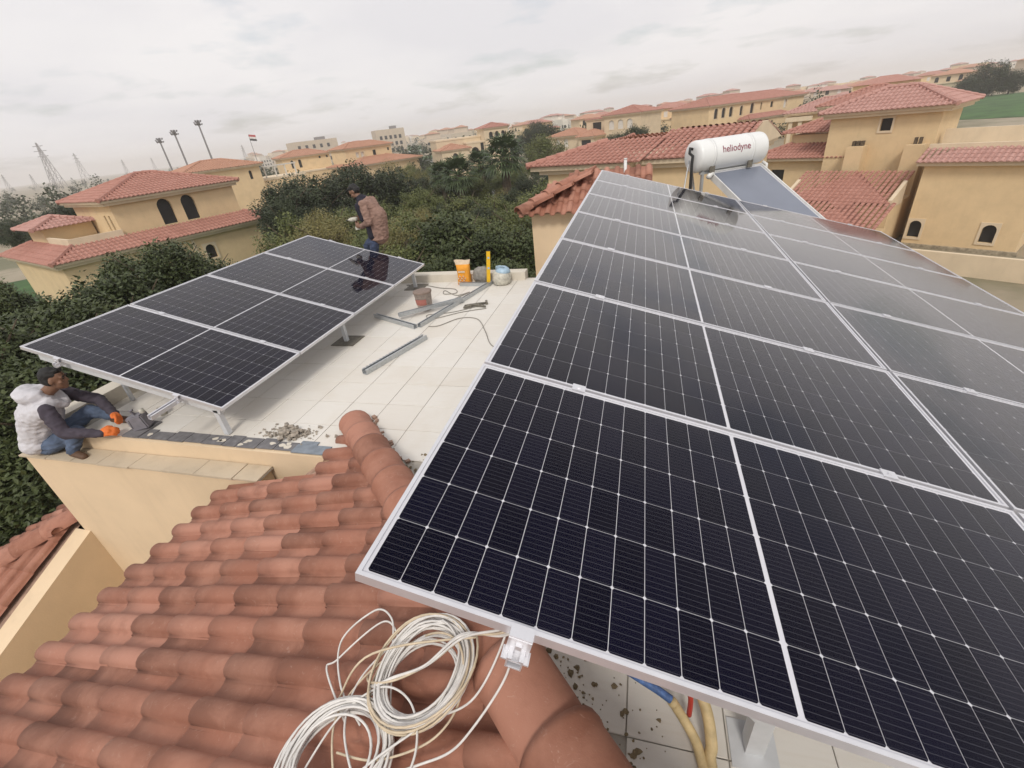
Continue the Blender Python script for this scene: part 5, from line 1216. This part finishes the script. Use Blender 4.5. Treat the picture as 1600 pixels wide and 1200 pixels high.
# bucket
bk = thing('bucket', 'stained cream bucket with a brown lid on the terrace', 'bucket', (-3.20, 6.12, 0))
MB().lathe([(.0, .002), (.105, .002), (.112, .02), (.132, .26), (.136, .262), (.138, .285), (.130, .285)], 24).build('pail', M['bucket'], bk, True)
MB().lathe([(.140, .268), (.143, .275), (.143, .295), (.125, .30), (.0, .302)], 24).build('lid', M['bucket_lid'], bk, True)
lb_ = MB()
for k in range(6):
    a0, a1 = R(215 + 16 * k), R(215 + 16 * (k + 1)); lb_.add([(.124 * math.cos(a0), .124 * math.sin(a0), .10), (.124 * math.cos(a1), .124 * math.sin(a1), .10), (.1315 * math.cos(a1), .1315 * math.sin(a1), .19), (.1315 * math.cos(a0), .1315 * math.sin(a0), .19)], [(0, 1, 2, 3)])
lb_.build('paper_label', M['label_red'], bk)
# cement bag
cb = thing('cement_bag', 'orange and white paper cement bag standing against the far parapet', 'bag', (-2.97, 7.33, 0))
bm = MB(); rows = 12; cols = 20; r = random.Random(8)
for i in range(rows + 1):
    t = i / rows; wd = .125 * (1 - .10 * math.sin(math.pi * t) + (.22 * max(0, t - .72) / .28)); dp = .075 * (1 - .05 * t) * (1 if t < .7 else max(.10, 1 - (t - .7) / .3))
    for k in range(cols):
        a0 = 2 * math.pi * k / cols; ca, sa = math.cos(a0), math.sin(a0); e_ = .55
        x_ = wd * (abs(ca) ** e_) * (1 if ca > 0 else -1); y_ = dp * (abs(sa) ** .8) * (1 if sa > 0 else -1)
        wob = .010 * noise.noise(Vector((x_ * 14, y_ * 14, t * 7)))
        bm.v.append((x_ + wob + .02 * t * math.sin(t * 3), y_ + wob, .42 * t + (.012 * math.sin(k) if i == rows else 0)))
for i in range(rows):
    for k in range(cols):
        z_ = i / rows; bm.f.append((i * cols + k, i * cols + (k + 1) % cols, (i + 1) * cols + (k + 1) % cols, (i + 1) * cols + k)); bm.mi.append(1 if i >= 10 else 0)
bm.f.append(tuple(range(cols))[::-1]); bm.mi.append(0); bm.f.append(tuple(rows * cols + k for k in range(cols))); bm.mi.append(1)
bm.build('sack', [M['bag_orange'], M['bag_pale']], cb, True)
pr = MB()
for i in range(4):
    for k in range(5):
        if (i + k) % 2: continue
        x_ = -.075 + .032 * k; z_ = .05 + .035 * i; yy = -.083; pr.add([(x_ - .016, yy, z_), (x_, yy - .001, z_ - .018), (x_ + .016, yy, z_), (x_, yy - .001, z_ + .018)], [(0, 1, 2, 3)])
pr.box(-.06, .06, -.084, -.082, .22, .25); pr.build('print', M['bag_pale'], cb)
pr = MB()
for i in range(3):
    for k in range(4): x_ = -.06 + .032 * k; z_ = .068 + .035 * i; pr.box(x_ - .006, x_ + .006, -.0835, -.082, z_ - .006, z_ + .006)
pr.build('red_print', M['bag_red'], cb)
# grey sack lying
gs = MB().lathe([(max(math.cos(t), .01), math.sin(t)) for t in [math.pi * (k / 12 - .5) for k in range(13)]], 20, 0, Matrix.Translation((-2.66, 7.36, .14)) @ Matrix.Diagonal((.155, .10, .145, 1))).mesh('sack', [M['sack']], True)
for v in gs.vertices: v.co += Vector((1, 1, 1)) * (.028 * noise.noise(v.co * 11)); v.co.z = max(v.co.z, .003)
tag(link('sack', gs), 'crumpled grey woven sack between the orange bag and the yellow level', 'sack')
# spirit level
lv = thing('spirit_level', 'yellow spirit level leaning upright beside the grey sack', 'spirit level', (-2.50, 7.22, 0))
X = Matrix.Rotation(R(-9), 4, 'X') @ Matrix.Rotation(R(4), 4, 'Y') @ Matrix.Rotation(R(35), 4, 'Z')
mb = MB(); 
for z0_, z1_ in ((.02, .27), (.30, .44), (.47, .56)): mb.box(-.030, .030, -.013, .013, z0_, z1_, 0, X)
for z0_ in (.27, .44): mb.box(-.030, -.018, -.013, .013, z0_, z0_ + .03, 0, X); mb.box(.018, .030, -.013, .013, z0_, z0_ + .03, 0, X)
mb.build('level_body', M['yellow'], lv); MB().box(-.031, .031, -.014, .014, 0, .02, 0, X).build('end_cap', M['black'], lv); MB().box(-.031, .031, -.014, .014, .56, .58, 0, X).build('end_cap', M['black'], lv)
for z0_ in (.27, .44): MB().box(-.0175, .0175, -.011, .011, z0_ + .0005, z0_ + .0295, 0, X).build('vial', M['jug_blue'], lv)
# jug
jg = thing('jug', 'dusty round white jug with a pale blue top beside the yellow level', 'jug', (-2.26, 7.27, 0))
jm = MB().lathe([(0, .003), (.12, .003), (.150, .03), (.160, .10), (.158, .17), (.14, .215), (.10, .235), (0, .238)], 24).mesh('jug_body', [M['jug']], True)
for v in jm.vertices: v.co += Vector((v.co.x, v.co.y, 0)) * (.10 * noise.noise(v.co * 9))
link('jug_body', jm, jg)
MB().lathe([(.0, .31), (.06, .30), (.10, .275), (.125, .235), (.128, .215), (.11, .205)], 20, 0, Matrix.Rotation(.12, 4, 'Y')).build('blue_top', M['jug_blue'], jg, True)
MB().tube([(-.07, -.06, .28), (-.05, -.09, .325), (.02, -.09, .335), (.07, -.05, .29)], .012, 8).build('handle', M['jug_blue'], jg, True)
# grinder-like tool and cables
tl = thing('hand_tool', 'grimy long-nosed hand tool lying on the terrace near the bucket', 'tool', (-2.42, 6.18, 0), R(20))
MB().tube([(-.16, -.03, .02), (-.05, .02, .028), (.06, .03, .028), (.2, .05, .024)], [.012, .022, .024, .014], 8).build('tool_body', M['toolgrey'], tl, True); MB().tube([(-.14, .07, .02), (-.04, .03, .03), (.1, -.04, .025), (.17, -.10, .02)], [.012, .02, .018, .016], 8).build('tool_arm', M['toolgrey'], tl, True)
MB().lathe([(.0, .0), (.07, .0), (.07, .01), (0, .012)], 16, 0, Matrix.Translation((-.09, .02, .01))).build('disc', M['toolgrey'], tl)
MB().box(.18, .215, .02, .10, .005, .05).build('tool_head', M['toolgrey'], tl)
def spline(pts, n=10):
    pts = [Vector(p) for p in pts]; out_ = []
    for i in range(len(pts) - 1):
        p0, p1_, p2_, p3 = pts[max(i - 1, 0)], pts[i], pts[i + 1], pts[min(i + 2, len(pts) - 1)]
        for k in range(n):
            t = k / n; out_.append(.5 * ((2 * p1_) + (-p0 + p2_) * t + (2 * p0 - 5 * p1_ + 4 * p2_ - p3) * t * t + (-p0 + 3 * p1_ - 3 * p2_ + p3) * t ** 3))
    return out_ + [pts[-1]]
fc = lambda P_: spline([(x_, y_, .008) for x_, y_ in P_], 8)
o = MB().tube(fc([(-4.1, 7.3), (-3.75, 7.28), (-3.35, 7.10), (-3.05, 7.02), (-2.95, 6.82), (-3.15, 6.78), (-3.2, 6.95), (-2.9, 6.70), (-2.72, 6.85), (-2.95, 6.40)]), .007, 6).build('power_lead', M['cable_grey'], None, True); tag(o, 'thin dark power lead looped on the tiles behind the bucket', 'cable')
o = MB().tube(fc([(-2.35, 6.2), (-2.7, 5.95), (-3.05, 5.85), (-2.9, 5.70), (-2.55, 5.95), (-2.2, 6.1)]), .006, 6).build('power_lead', M['cable_grey'], None, True); tag(o, 'thin lead trailing from the grimy hand tool', 'cable')
o = MB().tube(fc([(-2.85, 5.42), (-2.7, 5.45), (-2.48, 5.72), (-2.2, 5.68), (-1.95, 5.25), (-1.75, 4.85), (-1.45, 4.6)]), .006, 6).build('power_lead', M['cable_grey'], None, True); tag(o, 'thin lead curving across the tiles towards the large array', 'cable')
# stripped edge of the terrace: pieces of membrane, rubble
r = random.Random(12); xx = -4.92
labs = ['white-chipped', 'worn', 'streaked', 'plain', 'scuffed', 'patchy', 'dusty', 'dark', 'narrow', 'last']
i = 0
while xx < -2.9:
    wd = r.uniform(.16, .27); z_ = .002
    mb = MB(); mb.box(xx, xx + wd - .012, 2.60 + r.uniform(-.01, .01), 2.74 + r.uniform(-.03, .03), z_, .009)
    o = mb.build('membrane_strip', M['membrane'] if i != 9 else M['membrane_blue']); tag(o, 'grey bitumen patch exposed along the broken terrace edge', 'membrane patch', 'bare patches along the terrace edge')
    if r.random() < .6:
        for q in range(r.randint(1, 3)):
            mb = MB(); cx, cy = xx + r.uniform(.03, wd - .05), 2.67 + r.uniform(-.05, .05); a = [(cx + r.uniform(.015, .05) * math.cos(k * 1.05 + r.uniform(-.2, .2)), cy + r.uniform(.012, .035) * math.sin(k * 1.05), .0) for k in range(6)]
            mb.add([(p[0], p[1], .011) for p in a] + [(p[0], p[1], .008) for p in a], [tuple(range(6))] + [(k, 6 + k, 6 + (k + 1) % 6, (k + 1) % 6) for k in range(6)]); mb.build('white_chip', M['white_coping'], o)
    xx += wd; i += 1
o = MB().box(-2.98, -2.62, 2.585, 2.70, .003, .013).build('loose_tile', M['membrane_blue']); tag(o, 'blue-grey tile strip lying at the end of the terrace edge', 'tile')
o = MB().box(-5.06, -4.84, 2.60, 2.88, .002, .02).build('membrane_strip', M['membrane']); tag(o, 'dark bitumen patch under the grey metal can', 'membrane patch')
rb = MB(); r = random.Random(31)
for q in range(130):
    x_, y_ = -3.18 + r.gauss(0, .15), 2.86 + r.gauss(0, .055); s_ = r.uniform(.006, .026) * (1.2 if abs(x_ + 3.18) < .12 else .7); h_ = max(0, .05 - abs(x_ + 3.18) * .25) * r.random()
    X = Matrix.Translation((x_, y_, s_ * .5 + h_)) @ Matrix.Rotation(r.uniform(0, 6), 4, Vector((r.random(), r.random(), 1)).normalized()); rb.box(-s_, s_, -s_ * r.uniform(.5, .9), s_ * .7, -s_ * .5, s_ * .5, 0, X)
o = rb.build('rubble', M['rubble']); tag(o, 'small heap of broken mortar rubble on the terrace edge', 'rubble', None, 'stuff')
# square grey can with spout
gc = thing('metal_can', 'square grey metal can tilted on the terrace edge beside the seated person', 'can', (-4.93, 2.76, .021), R(20))
me = bevel_mesh(MB().box(-.085, .085, -.06, .06, 0, .16).mesh('can_body', [M['boxgrey']]), .012, 2); o = link('can_body', me, gc); o.rotation_euler = (0, R(-9), 0)
MB().tube([(-.02, 0, .165), (-.06, .0, .21), (-.02, 0, .215)], .011, 8).build('handle', M['boxgrey'], gc, True); MB().lathe([(.0, .20), (.022, .20), (.026, .165), (.026, .158)], 14, 0, Matrix.Translation((.045, .02, .005))).build('cap', M['jug'], gc, True)
MB().box(-.07, -.064, -.061, -.0595, .03, .13).build('seam', M['black'], gc)
o = MB().lathe([(0, 0), (.032, 0), (.040, .09), (.036, .09), (.028, .006), (0, .006)], 16, 0, Matrix.Translation((-4.98, 3.02, .0))).build('cup', M['jug'], None, True); tag(o, 'small white cup on the tiles behind the grey can', 'cup')

# ================================================================== cable coils on the tile roof
def roofz(x_, y_):
    z_ = SL * (x_ + 2.7) + .018; d_ = abs(x_ + y_ - .455) / 1.4142
    if d_ < .17: z_ = max(z_, SL * ((x_ - y_ + .455) / 2 + 2.6) + .012 + .86 * math.sqrt(max(0, .162 ** 2 - d_ * d_)))
    elif x_ + y_ > .455: z_ = max(z_ - .05, 0)
    return z_
def settle(pts, wdw=7):
    zs = [p[2] for p in pts]; out_ = []
    for i, p in enumerate(pts):
        q = zs[max(0, i - wdw):i + wdw + 1]; out_.append((p[0], p[1], max(max(q) * .5 + sum(q) / len(q) * .5, roofz(p[0], p[1]) + .005)))
    return [(out_[i][0], out_[i][1], sum(o_[2] for o_ in out_[max(0, i - 3):i + 4]) / len(out_[max(0, i - 3):i + 4])) for i in range(len(out_))]
def coil(cx, cy, R0, turns, rad, m, name, label, seed, sq=1.0, tail=None, lift=.012):
    r = random.Random(seed); pts = []; n = 36; pa = [r.uniform(0, 6.28) for _ in range(6)]; dx = dy = 0; rr0 = R0
    for t in range(turns):
        ro = R0 * (1 + r.gauss(0, .10)); dx2, dy2 = r.gauss(0, R0 * .07), r.gauss(0, R0 * .07); hz = lift + .055 * t / turns + r.uniform(-.006, .008)
        for k in range(n):
            f = k / n; a = 2 * math.pi * f + pa[0]; R_ = rr0 + (ro - rr0) * f; x_ = cx + (dx + (dx2 - dx) * f) + R_ * math.cos(a); y_ = cy + (dy + (dy2 - dy) * f) + R_ * sq * math.sin(a)
            pts.append((x_, y_, roofz(x_, y_) + hz + .010 * math.sin(3 * a + pa[1] + t) + .008 * math.sin(2 * a + pa[2])))
        dx, dy, rr0 = dx2, dy2, ro
    if tail: pts += spline([pts[-1]] + tail, 10)
    pts = settle(pts)
    o = MB().tube(pts, rad, 6).build(name, m, None, True); tag(o, label, 'cable'); return o
coil(-.745, .79, .172, 30, .0048, M['cable'], 'cable_coil', 'large coil of white cable lying on the terracotta tiles under the panel clamp', 3, 1.0)
coil(-.75, .79, .188, 4, .0045, M['cable_tan'], 'cable_coil', 'cream cable coil twined into the large white coil', 14, .95, [(-1.0, .80, roofz(-1, .8) + .03), (-1.1, .68, roofz(-1.1, .68) + .02)], .02)
coil(-.97, .50, .18, 22, .0048, M['cable'], 'cable_coil', 'second white cable coil on the lowest visible tiles', 5, .9)
def loose(pts, m, label, rad=.0042): 
    o = MB().tube(settle([tuple(p) for p in spline([(x_, y_, roofz(x_, y_) + h_) for x_, y_, h_ in pts], 12)], 4), rad, 6).build('cable_loop', m, None, True); tag(o, label, 'cable')
loose([(-.80, .40, .03), (-.98, .58, .06), (-1.02, .76, .06), (-.90, .92, .07), (-.72, .96, .09), (-.60, .84, .09), (-.64, .66, .07), (-.80, .52, .05), (-.95, .38, .03)], M['cable'], 'white cable loop crossing over both coils')
loose([(-1.10, .36, .02), (-1.04, .60, .05), (-.90, .72, .08), (-.74, .68, .09), (-.66, .54, .06), (-.72, .40, .03), (-.90, .34, .03)], M['cable'], 'white cable loop lying between the two coils')
loose([(-.95, .62, .02), (-1.12, .74, .03), (-1.22, .90, .05), (-1.10, 1.02, .10), (-.98, .98, .12), (-.92, .86, .07), (-.86, .72, .05), (-.80, .60, .03)], M['cable'], 'loose white cable loop standing out left of the large coil')
loose([(-1.02, .62, .02), (-1.24, .80, .02), (-1.20, .84, .03), (-1.05, 1.0, .06), (-.93, .92, .05), (-.90, .80, .03), (-1.0, .66, .03)], M['cable'], 'open white cable loop with a kink left of the large coil')
loose([(-.95, .45, .03), (-1.05, .62, .05), (-.98, .80, .06), (-.80, .92, .07), (-.62, .88, .08), (-.56, .74, .06), (-.62, .60, .04), (-.80, .52, .03), (-.98, .52, .03)], M['cable_tan'], 'wide cream cable loop joining the two coils')
loose([(-.95, .20, .02), (-.85, .42, .03), (-.70, .62, .05), (-.50, .72, .06), (-.42, .90, .08), (-.46, 1.06, .14), (-.46, 1.22, .30)], M['cable'], 'white cable rising from the coils beside the hip tiles')
loose([(-1.05, .22, .02), (-.88, .42, .03), (-.66, .52, .03), (-.50, .60, .04), (-.38, .76, .07), (-.42, .96, .10), (-.50, 1.20, .30)], M['cable'], 'white cable sweeping right of the coils up under the panel')
for q in range(4):
    r = random.Random(60 + q); j = lambda s_=.012: r.uniform(-s_, s_)
    pts = [(-1.02 + j(), .80 + j(), roofz(-1.02, .80) + .02), (-.95 + j(), .73 + j(), roofz(-.95, .73) + .085), (-.84 + j(), .75 + j(), roofz(-.84, .75) + .10), (-.72 + j(), .80 + j(), roofz(-.72, .8) + .12), (-.58 + j(), .86 + j(), roofz(-.58, .86) + .12), (-.42 + j(), .84 + j(.006), .86 + j(.01)), (-.26 + j(.006), .78 + j(.006), 1.05 + j()), (-.10, .78 + j(), 1.06 + j()), (.10, .84, 1.02 + j()), (.3, .95, .95)]
    o = MB().tube(spline(pts, 12), .0045, 6).build('cable_run', M['cable'] if q else M['cable_tan'], None, True); tag(o, 'white cable running from the coil to the rail under the panel edge', 'cable', 'cables drawn from the coil under the panel')
# conduits beside the hip, under the large array
for (pts, rad, m, name, lab) in (([(.19, 1.06, .20), (.21, 1.06, .16), (.28, 1.00, .08), (.31, .94, .03), (.36, .7, .02)], .021, M['conduit'], 'conduit', 'cream flexible conduit with a blue taped end beside the hip tiles'),
                                 ([(.27, 1.20, .22), (.33, 1.09, .14), (.35, 1.0, .06), (.345, .93, .025), (.40, .68, .024)], .024, M['conduit'], 'conduit', 'dirty cream conduit next to the steel post'),
                                 ([(.02, 1.16, .28), (.15, 1.10, .26), (.23, 1.085, .26), (.262, 1.085, .22), (.27, 1.09, .06)], .011, M['pipe_red'], 'pipe', 'red pipe bent down beside the cream conduits'),
                                 ([(-.04, 1.14, .26), (.06, 1.10, .25), (.13, 1.08, .23), (.185, 1.065, .205)], .017, M['pipe_blue'], 'pipe', 'short pipe wrapped in blue tape beside the hip tiles')):
    o = MB().tube(spline(pts, 8), rad, 10).build(name, m, None, True); tag(o, lab, 'pipe')
dt = MB(); r = random.Random(9)
for q in range(900):
    t = r.uniform(.6, 2.9); p = hp + Vector((1, -1, 0)) * t + nrm_ * (.15 + abs(r.gauss(0, .18))); s_ = .004 + .022 * r.random() ** 3; q_ = [(p.x + s_ * r.uniform(.4, 1) * math.cos(1.05 * k), p.y + s_ * r.uniform(.4, 1) * math.sin(1.05 * k)) for k in range(6)]; dt.add([(a_, b2, .0015) for a_, b2 in q_] + [(p.x, p.y, .003 + s_ * .3)], [(k, (k + 1) % 6, 6) for k in range(6)])
o = dt.build('dirt', M['dirt']); tag(o, 'scattered dirt and crumbs on the floor along the hip tiles', 'dirt', None, 'stuff')

# ================================================================== air
t = bpy.data.materials.new('hazy_air'); t.use_nodes = True; tn = t.node_tree; tn.nodes.clear(); mo = tn.nodes.new('ShaderNodeOutputMaterial'); pv = tn.nodes.new('ShaderNodeVolumePrincipled')
pv.inputs['Color'].default_value = (.96, .935, .93, 1); pv.inputs['Density'].default_value = .00062; pv.inputs['Anisotropy'].default_value = .0; tn.links.new(pv.outputs[0], mo.inputs['Volume'])
hz = MB().box(-3300, 3300, -3300, 3300, GZ - 1.5, 48).build('haze', t); tag(hz, 'pale hazy air over the whole scene', 'haze', None, 'stuff')
